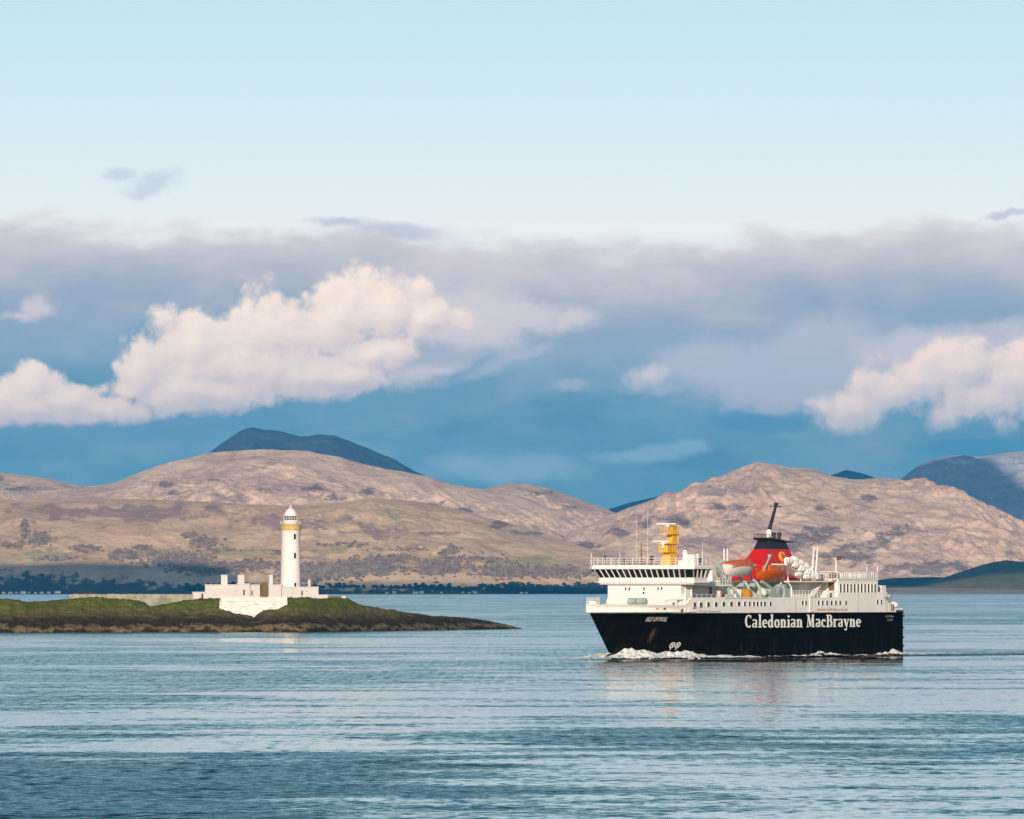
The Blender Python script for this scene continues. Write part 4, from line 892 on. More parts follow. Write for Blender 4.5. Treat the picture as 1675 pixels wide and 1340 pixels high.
def ferry_forward():
    # front house under the bridge
    zb, zt = ZD + 0.3, 12.25; a0 = 10.7
    h = MB()
    h.prism([(a0, -6.9), (a0, 6.9), (a0 + 2.2, 7.3), (26, 7.3), (26, -5.2), (a0 + 3.2, -5.2), (a0 + 3.2, -7.0)], lambda x, y: (x, y, zb), lambda x, y: (x, y, zt))
    house = h.build('front_house', M['white'], ferry)
    for (px, py, w, hh) in ((1023.8, 963.3, 2.2, 4.8), (1029.6, 963.3, 2.6, 4.8), (1053.9, 963, 2.4, 4.6), (1053.2, 970, 3, 3.6), (1077, 963, 2.2, 4.6), (1082.6, 962.6, 2.4, 4.8)):
        # front wall: solve y at a = a0
        k = (px - 837.5) / F; y = (BX + SS * a0 - k * (BY + CC * a0)) / (CC + k * SS)
        z = Zp(py, a0, y); ww = w / 8.6
        o = MB().box(a0 - 0.05, a0 + 0.05, y - ww / 2, y + ww / 2, z - hh / 20, z + hh / 20).build('window', M['glass'], house)
        MB().box(a0 - 0.11, a0 + 0.02, y - ww / 2 - 0.06, y - ww / 2, z - hh / 20, z + hh / 20).box(a0 - 0.11, a0 + 0.02, y + ww / 2, y + ww / 2 + 0.06, z - hh / 20, z + hh / 20).box(a0 - 0.11, a0 + 0.02, y - ww / 2 - 0.06, y + ww / 2 + 0.06, z + hh / 20, z + hh / 20 + 0.06).build('window_frame', M['white'], o)
    MB().tube([(12.0, -6.95, zb), (12.0, -6.95, zt)], 0.12, 6).tube([(13.4, -7.3, ZT), (13.4, -7.3, zt)], 0.16, 6).build('pillar', M['white'], ferry)
    # stair landing block on the port side of the front house
    MB().box(11.2, 12.7, -7.45, -6.92, zb, 10.6).build('stair_block', M['white'], ferry)
    # bridge: lower apron, raked window band, roof
    def ring(a_f, yw, a_b, ch): return [(a_f + 1.0, -yw), (a_f, -yw + ch), (a_f, yw - ch), (a_f + 1.0, yw), (a_b, yw), (a_b, -yw)]
    z0, z1, z2, z3 = 12.25, 13.35, 14.75, 15.35
    lo, mid, hi = ring(10.1, 9.05, 15.8, 1.0), ring(10.0, 9.2, 15.8, 1.0), ring(8.9, 9.75, 15.8, 1.1)
    b = MB(); n = 6
    b.add([(*p, z0) for p in lo] + [(*p, z1) for p in mid], [(5, 4, 3, 2, 1, 0), (6, 7, 8, 9, 10, 11)] + [(i, (i + 1) % n, (i + 1) % n + n, i + n) for i in range(n)])
    br = b.build('bridge', M['white'], ferry)
    MB().prism(ring(9.85, 9.35, 15.9, 1.05), lambda x, y: (x, y, z0 + 0.25), lambda x, y: (x, y, z0 + 0.42)).build('bridge_ledge', M['white'], br)
    # core (dark inside seen through the glass) and glazing
    ins = MB(); q0 = ring(10.35, 8.9, 15.7, 1.0); q1 = ring(9.3, 9.4, 15.7, 1.1)
    def lerp2(p, q, t): return (p[0] + (q[0] - p[0]) * t, p[1] + (q[1] - p[1]) * t)
    segs = [(1, 2, 16), (0, 1, 1), (5, 0, 4), (2, 3, 1), (3, 4, 4)]
    wins = 0; post = MB()
    for (i, j, cnt) in segs:
        for k in range(cnt + 1):
            t = k / cnt; p = lerp2(mid[i], mid[j], t); q = lerp2(hi[i], hi[j], t)
            pin = lerp2(p, (14, 0), 0.012); qin = lerp2(q, (14, 0), 0.012)
            MB().tube([(*pin, z1), (*qin, z2)], 0.12, 4).build('window_post', M['white'], br)
        for k in range(cnt):
            t0, t1 = (k + 0.04) / cnt, (k + 0.96) / cnt
            v = [(*lerp2(lerp2(mid[i], mid[j], t), (14, 0), 0.02), z1) for t in (t0, t1)] + [(*lerp2(lerp2(hi[i], hi[j], t), (14, 0), 0.02), z2) for t in (t1, t0)]
            c = Vector((0, 0, 0))
            nrm = (Vector(v[1]) - Vector(v[0])).cross(Vector(v[3]) - Vector(v[0])).normalized() * 0.06
            w_ = MB().hexa([tuple(Vector(p)) for p in v], [tuple(Vector(p) + nrm) for p in v]).build('bridge_window', M['glass'], br)
    rf = ring(8.7, 9.95, 16.1, 1.15)
    MB().prism(rf, lambda x, y: (x, y, z2), lambda x, y: (x, y, z2 + 0.38)).prism([(x + 0.25 if x < 12 else x, y * 0.985) for x, y in rf], lambda x, y: (x, y, z2 + 0.383), lambda x, y: (x, y, z3 + 0.05)).build('bridge_roof', M['white'], br)
    MB().box(15.85, 16.1, -9.9, 9.9, z0 + 0.5, z2 - 0.003).build('bridge_back', M['white'], br)
    zr = z3 + 0.05
    rail([(9.2, -9.4, zr), (9.2, 9.4, zr)], 1.15, 1.3, M['rail'], 'roof_railing', br)
    rail([(9.2, -9.4, zr), (16, -9.4, zr)], 1.15, 1.3, M['rail'], 'roof_railing', br)
    rail([(9.2, 9.4, zr), (16, 9.4, zr)], 1.15, 1.3, M['rail'], 'roof_railing', br)
    # house behind the bridge carrying the mast
    MB().box(16.15, 25.5, -5.2, 5.2, 12.25, 15.3).build('mast_house', M['white'], ferry)
    MB().box(16.15, 27, -7.4, 7.4, 11.95, 12.22).build('bridge_deck', M['offwhite'], ferry)
    rail([(16.4, -7.3, 12.25), (26.8, -7.3, 12.25)], 1.1, 0.9, M['rail'], 'deck_railing', ferry)
    o = MB().box(A(1162, -5.2) - 0.35, A(1162, -5.2) + 0.35, -5.27, -5.22, 10.6, 11.8).build('door', M['brown'], ferry)
    # mast: ochre column leaning with stepped platforms forward, two radar scanners
    def mz(py): return Zp(py, 18.5, 0)
    m = MB()
    m.hexa([(17.9, -0.85, 15.3), (20.2, -0.85, 15.3), (20.2, 0.85, 15.3), (17.9, 0.85, 15.3)], [(18.7, -0.6, mz(886)), (20.5, -0.6, mz(886)), (20.5, 0.6, mz(886)), (18.7, 0.6, mz(886))])
    m.hexa([(19.0, -0.55, mz(886)), (20.6, -0.55, mz(886)), (20.6, 0.55, mz(886)), (19.0, 0.55, mz(886))], [(19.4, -0.6, mz(870)), (20.9, -0.6, mz(870)), (20.9, 0.6, mz(870)), (19.4, 0.6, mz(870))])
    mast = m.build('radar_mast', M['yellow'], ferry)
    pf = MB()
    for (py, a0, a1, w) in ((902.5, 17.0, 19.5, 0.95), (889, 16.6, 20.4, 0.9), (873, 17.6, 20.8, 0.9)):
        pf.box(a0, a1, -w, w, mz(py) - 0.12, mz(py))
    for (py, py2, a0, a1, w) in ((902.4, 893, 17.2, 18.9, 0.75), (874.9, 861, 17.0, 20.9, 1.5)):
        pf.hexa([(a0, -w, mz(py)), (a1, -w, mz(py)), (a1, w, mz(py)), (a0, w, mz(py))], [(a0 - 0.2, -w, mz(py2)), (a1, -w, mz(py2)), (a1, w, mz(py2)), (a0 - 0.2, w, mz(py2))]) if py2 == 893 else None
    pf.build('mast_platform', M['yellow'], mast)
    rail([(17.7, 0.85, mz(873)), (17.7, -0.85, mz(873)), (20.8, -0.85, mz(873)), (20.8, 0.85, mz(873))], 1.1, 0.6, M['yellow'], 'mast_railing', mast, 0.04, 3)
    MB().box(19.6, 20.7, -0.35, 0.35, mz(870.003), mz(860)).build('mast_top', M['yellow'], mast)
    rail([(17.1, 0.9, mz(902.5)), (17.1, -0.9, mz(902.5)), (19.2, -0.9, mz(902.5))], 1.0, 0.7, M['yellow'], 'mast_railing', mast, 0.05)
    MB().tube([(21.0, -0.55, mz(890)), (21.25, -0.55, mz(857.5))], 0.09, 5).tube([(21.0, 0.55, mz(890)), (21.25, 0.55, mz(857.5))], 0.09, 5).build('mast_leg', M['yellow'], mast)
    for (px0, px1, py) in ((1074.5, 1105.5, 856.8), (1069.5, 1096, 885.6)):
        yA = lambda px, a: (BX + SS * a - (px - 837.5) / F * (BY + CC * a)) / (CC + (px - 837.5) / F * SS)
        aa = 18.4 if py < 870 else 16.8; y0, y1 = yA(px0, aa), yA(px1, aa)
        s = MB().box(aa - 0.14, aa + 0.14, y1, y0, mz(py) - 0.1, mz(py) + 0.1).build('radar_scanner', M['white'], mast)
        MB().lathe([(0.16, mz(py) - 1.1), (0.24, mz(py) - 0.7), (0.40, mz(py) - 0.45), (0.32, mz(py) - 0.16)], (aa, (y0 + y1) / 2 - 0.2, 0), 12).build('radar_gearbox', M['white'], s, True)
    # whips, topmast, dome, lights
    def roofpt(px, a): return (a, (BX + SS * a - (px - 837.5) / F * (BY + CC * a)) / (CC + (px - 837.5) / F * SS), zr)
    for (px, py, a, r) in ((1041, 843, 12, 0.028), (1059.3, 834, 12, 0.03), (967.5, 905, 9.6, 0.07), (1014, 903, 11, 0.06), (1004, 912, 11, 0.05), (1149, 902, 15, 0.07), (1148.8, 886, 15.2, 0.04)):
        p = roofpt(px, a); MB().tube([p, (p[0], p[1], Zp(py, a, p[1]))], r, 5, r * 0.7).build('whip_antenna', M['rail'], ferry)
    p = roofpt(1049, 13); MB().tube([p, (p[0], p[1], Zp(888, 13, p[1]))], 0.16, 6, 0.10).build('signal_mast', M['brown'], ferry)
    p = roofpt(1120.5, 14); z9 = lambda py: Zp(py, 14, p[1])
    MB().lathe([(0.42, zr), (0.42, z9(910)), (0.45, z9(909.5)), (0.45, z9(904)), (0.34, z9(901)), (0.16, z9(899.5)), (0.02, z9(899.2))], (p[0], p[1], 0), 14).build('satellite_dome', M['white'], ferry, True)
    MB().box(p[0] - 0.6, p[0] + 0.6, p[1] - 0.9, p[1] + 0.9, zr, z9(917)).build('dome_plinth', M['white'], ferry)
    for (px, a, hgt, rr, mt) in ((1066, 10.4, 1.5, 0.34, 'black'), (1022, 10.2, 1.2, 0.25, 'black'), (989.5, 10.2, 1.6, 0.16, 'black'), (1145, 15, 1.1, 0.3, 'black'), (1141, 14.6, 1.9, 0.18, 'white')):
        p = roofpt(px, a); MB().tube([p, (p[0], p[1], zr + hgt * 0.5)], 0.09, 6).lathe([(rr * 0.6, zr + hgt * 0.45), (rr, zr + hgt * 0.55), (rr, zr + hgt * 0.95), (rr * 0.7, zr + hgt)], (p[0], p[1], 0), 10).build('searchlight', M[mt], ferry, True)
    p = roofpt(1129, 14.5); MB().box(p[0] - 0.5, p[0] + 0.5, p[1] - 0.9, p[1] + 0.4, zr, zr + 1.7).build('roof_locker', M['offwhite'], ferry)
    for (p0, p1) in (((21.0, 0, 20.9), (45.5, -0.4, 12.9)), ((17.5, 0.6, 21.0), (9.3, 5.5, zr)), ((17.5, -0.6, 21.0), (9.3, -5.5, zr)), ((16.0, -7.3, 12.3), (24.5, -7.7, 10.2))):
        MB().tube([p0, p1], 0.022, 4).build('stay', M['steel'], ferry)
    # foredeck gear
    for (px0, px1) in ((1027.5, 1042), (1043, 1057.5)):
        aa = 5.5; y0 = (BX + SS * aa - (px0 - 837.5) / F * (BY + CC * aa)) / (CC + (px0 - 837.5) / F * SS); y1 = (BX + SS * aa - (px1 - 837.5) / F * (BY + CC * aa)) / (CC + (px1 - 837.5) / F * SS)
        o = MB().lathe([(0.5, y1 + 0.05), (0.62, y1 + 0.15), (0.55, y1 + 0.3), (0.55, y0 - 0.3), (0.62, y0 - 0.15), (0.5, y0 - 0.05)], (aa, 0, 9.45), 16, 'y').build('anchor_winch', M['green'], ferry, True)
        MB().box(aa - 0.5, aa + 0.5, y1 + 0.3, y0 - 0.3, ZD + 0.35, 9.0).build('winch_bed', M['green'], o)
    rail([(1.0, 5.3, 8.8), (4, 6.0, 8.8), (7, 6.4, 8.8)], 1.35, 0.6, M['rail'], 'bow_railing', ferry, 0.05, 3)
    MB().box(1.6, 2.6, 4.0, 5.2, 8.0, 9.5).build('bow_winch', M['rail'], ferry)
    for k in range(4):
        a = 6.6 + 1.25 * k
        MB().box(a, a + 0.28, -hb(a, 8.9) + 0.25, -hb(a, 8.9) + 0.6, 8.6, 9.55).build('bulwark_stay', M['white'], ferry)
    MB().hexa([(6.2, -hb(6.2, 9) + 0.3, 9.55), (11.2, -hb(11.2, 9) + 0.3, 9.75), (11.2, -hb(11.2, 9) + 0.9, 9.75), (6.2, -hb(6.2, 9) + 0.9, 9.55)], [(6.2, -hb(6.2, 9) + 0.3, 9.68), (11.2, -hb(11.2, 9) + 0.3, 9.88), (11.2, -hb(11.2, 9) + 0.9, 9.88), (6.2, -hb(6.2, 9) + 0.9, 9.68)]).build('cap_rail', M['white'], ferry)
ferry_forward()

def boat_mesh(L, W, D, zs=(0, 0.25, 0.55, 0.85, 1.0), sheer=0.25, n=20, mb=None):
    """double ended boat hull, keel at z=0, gunwale at D, along x centred"""
    mb = mb or MB(); rows = []
    for z in zs:
        row = []
        for k in range(n + 1):
            t = k / n * 2 - 1; f = max(1 - abs(t) ** 2.6, 0) ** 0.8
            row.append((t * L / 2 * (0.86 + 0.14 * z), W / 2 * f * (0.18 + 0.82 * math.sin(z * math.pi / 2) ** 0.7), D * z + sheer * abs(t) ** 3 * z + (0.30 * D * abs(t) ** 4 * (1 - z))))
        rows.append(row)
    vs = []; fs = []
    for row in rows: vs += [(x, -w, z) for (x, w, z) in row] 
    o = len(vs)
    for row in rows: vs += [(x, w, z) for (x, w, z) in row]
    m = n + 1
    for i in range(len(zs) - 1):
        for j in range(n):
            fs.append((i * m + j, i * m + j + 1, (i + 1) * m + j + 1, (i + 1) * m + j)); fs.append((o + i * m + j, o + (i + 1) * m + j, o + (i + 1) * m + j + 1, o + i * m + j + 1))
    for j in range(n): fs.append((j, o + j, o + j + 1, j + 1))
    t = (len(zs) - 1) * m
    for j in range(n): fs.append((t + j, t + j + 1, o + t + j + 1, o + t + j))
    mb.add(vs, fs); return mb
def fpt(a, y, z): return (BX + SS * a - CC * y, BY + CC * a + SS * y, z)
FR = math.atan2(CC, SS)

def ferry_mid():
    # casing along the middle, white
    MB().box(26.1, 62.6, -4.6, 4.6, ZT - 0.05, 12.6).build('deck_house', M['offwhite'], ferry)
    MB().box(26.05, 62.7, -5.4, 5.4, 12.603, 12.85).build('upper_deck', M['offwhite'], ferry)
    # boat side deck rail
    rail([(12.8, -7.75, ZT), (26, -7.75, ZT)], 0.5, 1.6, M['rail'], 'deck_railing', ferry, 0.035, 1)
    rail([(47.5, -7.75, ZT), (62.4, -7.75, ZT)], 1.1, 1.0, M['rail'], 'deck_railing', ferry, 0.05)
    MB().box(A(1146), A(1180), -8.06, -8.0, Zp(977, 20), Zp(976.2, 20)).build('deck_edge', M['steel'], ferry)
    MB().box(A(1184), A(1255), -8.12, -7.9, ZT - 0.16, ZT + 0.02).build('deck_edge', M['white'], ferry)
    # pale green davits: curved arms with a foot on the deck
    dv = []
    for a in (26.3, 33.2, 37.0, 45.2):
        m = MB(); low = a > 36
        ztop = 15.6 if not low else 15.0
        pts = [(a, -7.3, ZT), (a, -7.2, ZT + 1.2), (a, -6.6, ZT + 2.4), (a, -5.6, 13.2), (a, -5.1, 14.2), (a, -5.4, ztop), (a, -6.5, ztop + 0.5)]
        m.tube(pts, 0.30, 6, 0.18); m.box(a - 0.4, a + 0.4, -7.65, -6.7, ZT - 0.04, ZT + 0.5); m.box(a - 0.25, a + 0.25, -6.3, -4.6, 11.9, 12.5)
        m.build('davit', M['green'], ferry)
    MB().tube([(23.0, -6.6, 15.2), (26.0, -6.8, 12.4), (29.6, -7.3, ZT + 0.2)], 0.28, 6).build('davit_strut', M['green'], ferry)
    MB().tube([(38, -6.9, 12.8), (41, -7.1, 11.6), (43.5, -7.3, 10.4)], 0.32, 6).tube([(37, -6.6, 12.2), (39.5, -7.0, 11.0), (41.0, -7.3, 10.3)], 0.28, 6).build('davit_strut', M['green'], ferry)
    MB().box(40.5, 47.5, -7.3, -6.0, ZT - 0.04, ZT + 1.5).box(44.5, 46.5, -7.0, -5.6, ZT + 1.46, ZT + 2.2).build('davit_winch', M['green'], ferry)
    MB().lathe([(0.55, -7.6), (0.72, -7.5), (0.72, -6.6), (0.55, -6.5)], (43.3, 0, ZT + 1.0), 16, 'y').build('winch_drum', M['steel'], ferry, True)
    MB().tube([(47.6, -7.4, ZT), (47.5, -7.4, 11.8), (46.9, -7.3, 12.4), (45.8, -7.2, 12.7)], 0.14, 6).build('pipe_bend', M['white'], ferry)
    MB().lathe([(0.02, -0.9), (0.5, -0.75), (0.8, -0.3), (0.8, 0.3), (0.5, 0.75), (0.02, 0.9)], (A(1247.3, -7), -6.9, ZT + 0.75), 14, 'x').build('buoy_drum', M['white'], ferry, True)
    MB().lathe([(0.95, -0.6), (1.0, -0.5), (1.0, 0.5), (0.95, 0.6)], (A(1222, -7), -6.8, ZT + 0.45), 18, 'x').build('canvas_drum', mat('canvas_orange', (0.48, 0.19, 0.02), 0.7, 0.4, 1.5), ferry, True)
    MB().box(A(1196, -7.2), A(1196, -7.2) + 0.5, -7.4, -7.0, ZT, ZT + 1.3).build('vent_box', M['white'], ferry)
    for px in (1203.5, 1208, 1211.5): a = A(px, -7.2); MB().lathe([(0.2, ZT - 0.04), (0.2, ZT + 1.0), (0.26, ZT + 1.05), (0.26, ZT + 1.25), (0.1, ZT + 1.35)], (a, -7.1, 0), 8).build('deck_vent', M['white'], ferry, True)
    a = A(1176.5, -7.6); MB().box(a - 0.25, a + 0.25, -7.8, -7.3, ZT - 0.04, ZT + 1.1).build('vent_box', M['white'], ferry)
    MB().lathe([(0.5, a + 0.3), (0.62, a + 0.4), (0.62, a + 1.0), (0.5, a + 1.1)], (0, -7.4, ZT + 0.6), 14, 'x').build('hose_reel', M['brown'], ferry, True)
    for (px, py0, py1) in ((1184.3, 897.5, 925), (1189.8, 897.5, 925)):
        a = A(px, -5.5); MB().tube([(a, -5.5, 12.8), (a, -5.5, Zp(py0, a, -5.5))], 0.13, 6).build('post', M['rail'], ferry)
    for (px, py0) in ((1330.0, 896), (1335.8, 896)):
        a = A(px, -5.5); MB().tube([(a - 0.5, -5.5, 12.8), (a + 0.3, -5.5, Zp(py0, a, -5.5))], 0.2, 6, 0.12).build('post', M['rail'], ferry)
    # funnel
    fz = [(12.8, 44.7, 60.6, 2.9), (16.9, 49.0, 58.4, 1.75), (18.2, 50.4, 57.8, 1.4)]
    fb = MB()
    for (za, a0, a1, w0), (zb_, b0, b1, w1) in zip(fz[:-1], fz[1:]):
        fb.hexa([(a0, -w0, za), (a1, -w0, za), (a1, w0, za), (a0, w0, za)], [(b0, -w1, zb_), (b1, -w1, zb_), (b1, w1, zb_), (b0, w1, zb_)])
    fun = fb.build('funnel', M['red'], ferry)
    MB().hexa([(50.4, -1.4, 18.203), (57.8, -1.4, 18.203), (57.8, 1.4, 18.203), (50.4, 1.4, 18.203)], [(51.6, -1.2, 19.75), (57.1, -1.2, 19.4), (57.1, 1.2, 19.4), (51.6, 1.2, 19.75)]).build('funnel_top', M['funnel_black'], fun)
    MB().hexa([(50.9, -1.6, 19.78), (59.0, -1.6, 19.30), (59.0, 1.6, 19.30), (50.9, 1.6, 19.78)], [(50.6, -1.7, 20.15), (59.1, -1.7, 19.42), (59.1, 1.7, 19.42), (50.6, 1.7, 20.15)]).build('funnel_cap', M['funnel_black'], fun)
    rail([(50.8, -1.5, 20.1), (50.8, 1.5, 20.1)], 0.6, 0.7, M['black'], 'cap_railing', fun, 0.05, 2)
    ex = MB().tube([(52.4, -0.5, 21.3), (54.9, -0.5, 25.7)], 0.33, 8, 0.24).build('exhaust_mast', M['funnel_black'], fun, True)
    MB().tube([(52.0, -0.5, 20.0), (52.4, -0.5, 21.4)], 0.45, 8, 0.4).build('mast_foot', M['offwhite'], ex, True)
    MB().tube([(54.8, -1.6, 25.4), (54.8, 0.7, 25.4)], 0.07, 5).tube([(54.3, -0.5, 25.5), (56.2, -0.5, 25.3)], 0.07, 5).box(54.6, 55.1, -0.8, -0.2, 25.6, 26.0).build('mast_yard', M['funnel_black'], ex)
    for a in (53.9, 55.8): MB().lathe([(0.28, 19.5), (0.28, 20.5), (0.4, 20.55), (0.4, 20.95), (0.2, 21.05)], (a, -0.6, 0), 10).build('exhaust_stub', M['funnel_black'], fun, True)
    # round emblem on the sloping side: yellow disc with a red rampant lion
    a_c = A(1279, -1.75); zc = Zp(911, a_c, -2); sl = (2.9 - 1.75) / (16.9 - 12.8)
    nrm = Vector((0, -1, 0.27)).normalized(); up = Vector((0, -nrm.z, -nrm.y)).normalized() * -1
    up = Vector((0, 0.27, 1)).normalized(); c0 = Vector((a_c, -1.40 - (18.2 - zc) * 0.27, zc)); rad = 0.88
    P3 = lambda u, v, d: tuple(c0 + Vector((1, 0, 0)) * u * 1.15 + up * v + nrm * d)
    emb = MB().prism(arc(0, 0, rad, rad, 0, 345, 23), lambda u, v: P3(u, v, -0.1), lambda u, v: P3(u, v, 0.22)).build('funnel_emblem', M['badge'], fun)
    lion = [(-0.42, 0.25), (-0.30, 0.50), (-0.05, 0.62), (0.02, 0.45), (0.10, 0.30), (0.22, 0.10), (0.30, -0.15), (0.42, -0.05), (0.50, 0.25), (0.62, 0.45), (0.66, 0.25), (0.56, -0.10), (0.42, -0.32), (0.36, -0.62), (0.15, -0.66), (0.14, -0.42), (0.0, -0.28), (-0.2, -0.42), (-0.32, -0.60), (-0.46, -0.52), (-0.28, -0.28), (-0.16, -0.05), (-0.42, -0.10), (-0.52, 0.04), (-0.22, 0.12), (-0.22, 0.26)]
    MB().prism(lion, lambda u, v: P3(u * 1.1, v * 1.1, 0.20), lambda u, v: P3(u * 1.1, v * 1.1, 0.26)).build('lion_figure', M['red'], emb)
    # life raft rack, sloping down aft
    MB().hexa([(47.5, -6.2, 15.55), (58, -6.2, 12.95), (58, -3.6, 12.95), (47.5, -3.6, 15.55)], [(47.5, -6.2, 15.7), (58, -6.2, 13.1), (58, -3.6, 13.1), (47.5, -3.6, 15.7)]).tube([(48.5, -6.2, 12.85), (48.5, -6.2, 15.3)], 0.12, 5).tube([(53, -6.2, 12.85), (53, -6.2, 14.1)], 0.12, 5).build('raft_rack', M['offwhite'], ferry)
    MB().box(46.5, 62.6, -7.6, -5.402, 12.65, 12.85).build('boat_platform', M['offwhite'], ferry)
ferry_mid()

def lifeboats():
    L = 10.5; a = (24.4 + 34.9) / 2; z = 13.55
    r = empty('lifeboat', fpt(a, -7.0, z), FR, 'white hulled lifeboat with orange canopy hanging in green davits nearer the bridge', 'lifeboat')
    boat_mesh(L, 3.1, 1.85).build('hull', M['white'], r, True)
    MB().tube([(-L / 2 * k / 10, 0, 0) for k in ()] or [(-L / 2 + 0.1, 0, 2.02), (-L / 2 + 0.1, 0, 2.1)], 0.1, 5).build('stem_post', M['brown'], r)
    cn = MB(); n = 14; rows = []
    for k in range(n + 1):
        t = k / n * 2 - 1; f = max(1 - abs(t) ** 2.6, 0) ** 0.8; x = t * L / 2 * 0.985; w = 1.53 * f; h = 0.92 * (1 - 0.45 * abs(t) ** 2) * (0.25 + 0.75 * f); zb = 1.86 + 0.25 * abs(t) ** 3
        rows.append([(x, w * math.cos(R(q)), zb + h * math.sin(R(q)) ** 0.8) for q in range(0, 181, 20)])
    m = len(rows[0]); cn.add([p for rw in rows for p in rw], [(i * m + j, i * m + j + 1, (i + 1) * m + j + 1, (i + 1) * m + j) for i in range(n) for j in range(m - 1)])
    cn.build('canopy', M['orange'], r, True)
    MB().box(1.4, 3.4, -0.6, 0.6, 2.4, 3.0).build('wheel_house', M['orange'], r)
    MB().box(-L / 2 * 0.9, L / 2 * 0.9, -1.60, -1.5, 1.76, 1.88).build('gunwale', M['orange'], r)
    L = 11.0; a = (35.6 + 46.6) / 2; z = 12.85
    r = empty('rescue_boat', fpt(a, -7.0, z), FR, 'open orange rescue boat hanging beside the red funnel', 'rescue boat')
    boat_mesh(L, 2.8, 1.75, sheer=0.3).build('hull', M['orange'], r, True)
    MB().box(-1.6, 1.4, -0.8, 0.8, 1.7, 2.6).build('cabin', M['orange'], r)
    MB().tube([(-4.2, -0.9, 1.6), (-1.8, -0.9, 4.3)], 0.16, 6).box(-2.1, -1.6, -1.1, -0.6, 4.0, 4.4).build('lifting_arm', M['green'], r)
    MB().tube([(2.4, -0.9, 1.6), (2.4, -0.9, 4.0), (4.9, -0.9, 4.0), (4.9, -0.9, 1.9)], 0.08, 5).build('frame', mat('rusty_pink', (0.45, 0.16, 0.09), 0.5), r)
    MB().box(3.4, 3.9, -1.1, -0.7, 2.6, 3.7).build('float', M['white'], r)
    # life raft canisters lying on the sloping rack
    k0 = None; n = 0
    spots = [(A(p_, y_), y_, Zp(q_, A(p_, y_), y_)) for (p_, q_, y_) in ((1290, 917, -5.6), (1300, 923.5, -5.6), (1310, 930, -5.6), (1320, 936, -5.6), (1329, 940, -5.6),
             (1299.5, 915.5, -4.2), (1308.5, 920.5, -4.2), (1317, 926, -4.2), (1325, 932, -4.2), (1332, 936.5, -4.2), (1306, 939.5, -6.9), (1320, 943.5, -6.9))]
    places = ['outer row of the sloping rack, nearest the funnel', 'outer row of the sloping rack, second from the funnel', 'outer row of the sloping rack, in the middle', 'outer row of the sloping rack, fourth from the funnel', 'outer row of the sloping rack, lowest and furthest aft',
              'inner row of the rack, nearest the funnel', 'inner row of the rack, second from the funnel', 'inner row of the rack, in the middle', 'inner row of the rack, fourth from the funnel', 'inner row of the rack, beside the twin white posts', 'lying on the platform under the rack, forward one', 'lying on the platform under the rack, aft one']
    for i, (a, y, z) in enumerate(spots):
        rr = 0.56 if i < 10 else 0.36
        if i == 0:
            o = MB().lathe([(0.02, -1.0), (0.4, -0.95), (0.58, -0.75), (0.62, -0.55), (0.62, -0.06), (0.66, -0.05), (0.66, 0.05), (0.62, 0.06), (0.62, 0.55), (0.58, 0.75), (0.4, 0.95), (0.02, 1.0)], (0, 0, 0), 18, 'x').build('life_raft', M['raft'], None, True); k0 = o
        else: o = k0.copy(); COL.objects.link(o)
        o.location = fpt(a, y, z); o.rotation_euler = (0, R(8) if i < 10 else 0, FR); o.scale = (1, rr / 0.62, rr / 0.62)
        tag(o, 'white barrel canister, ' + places[i], 'life raft', 'life raft canisters beside the funnel')
lifeboats()

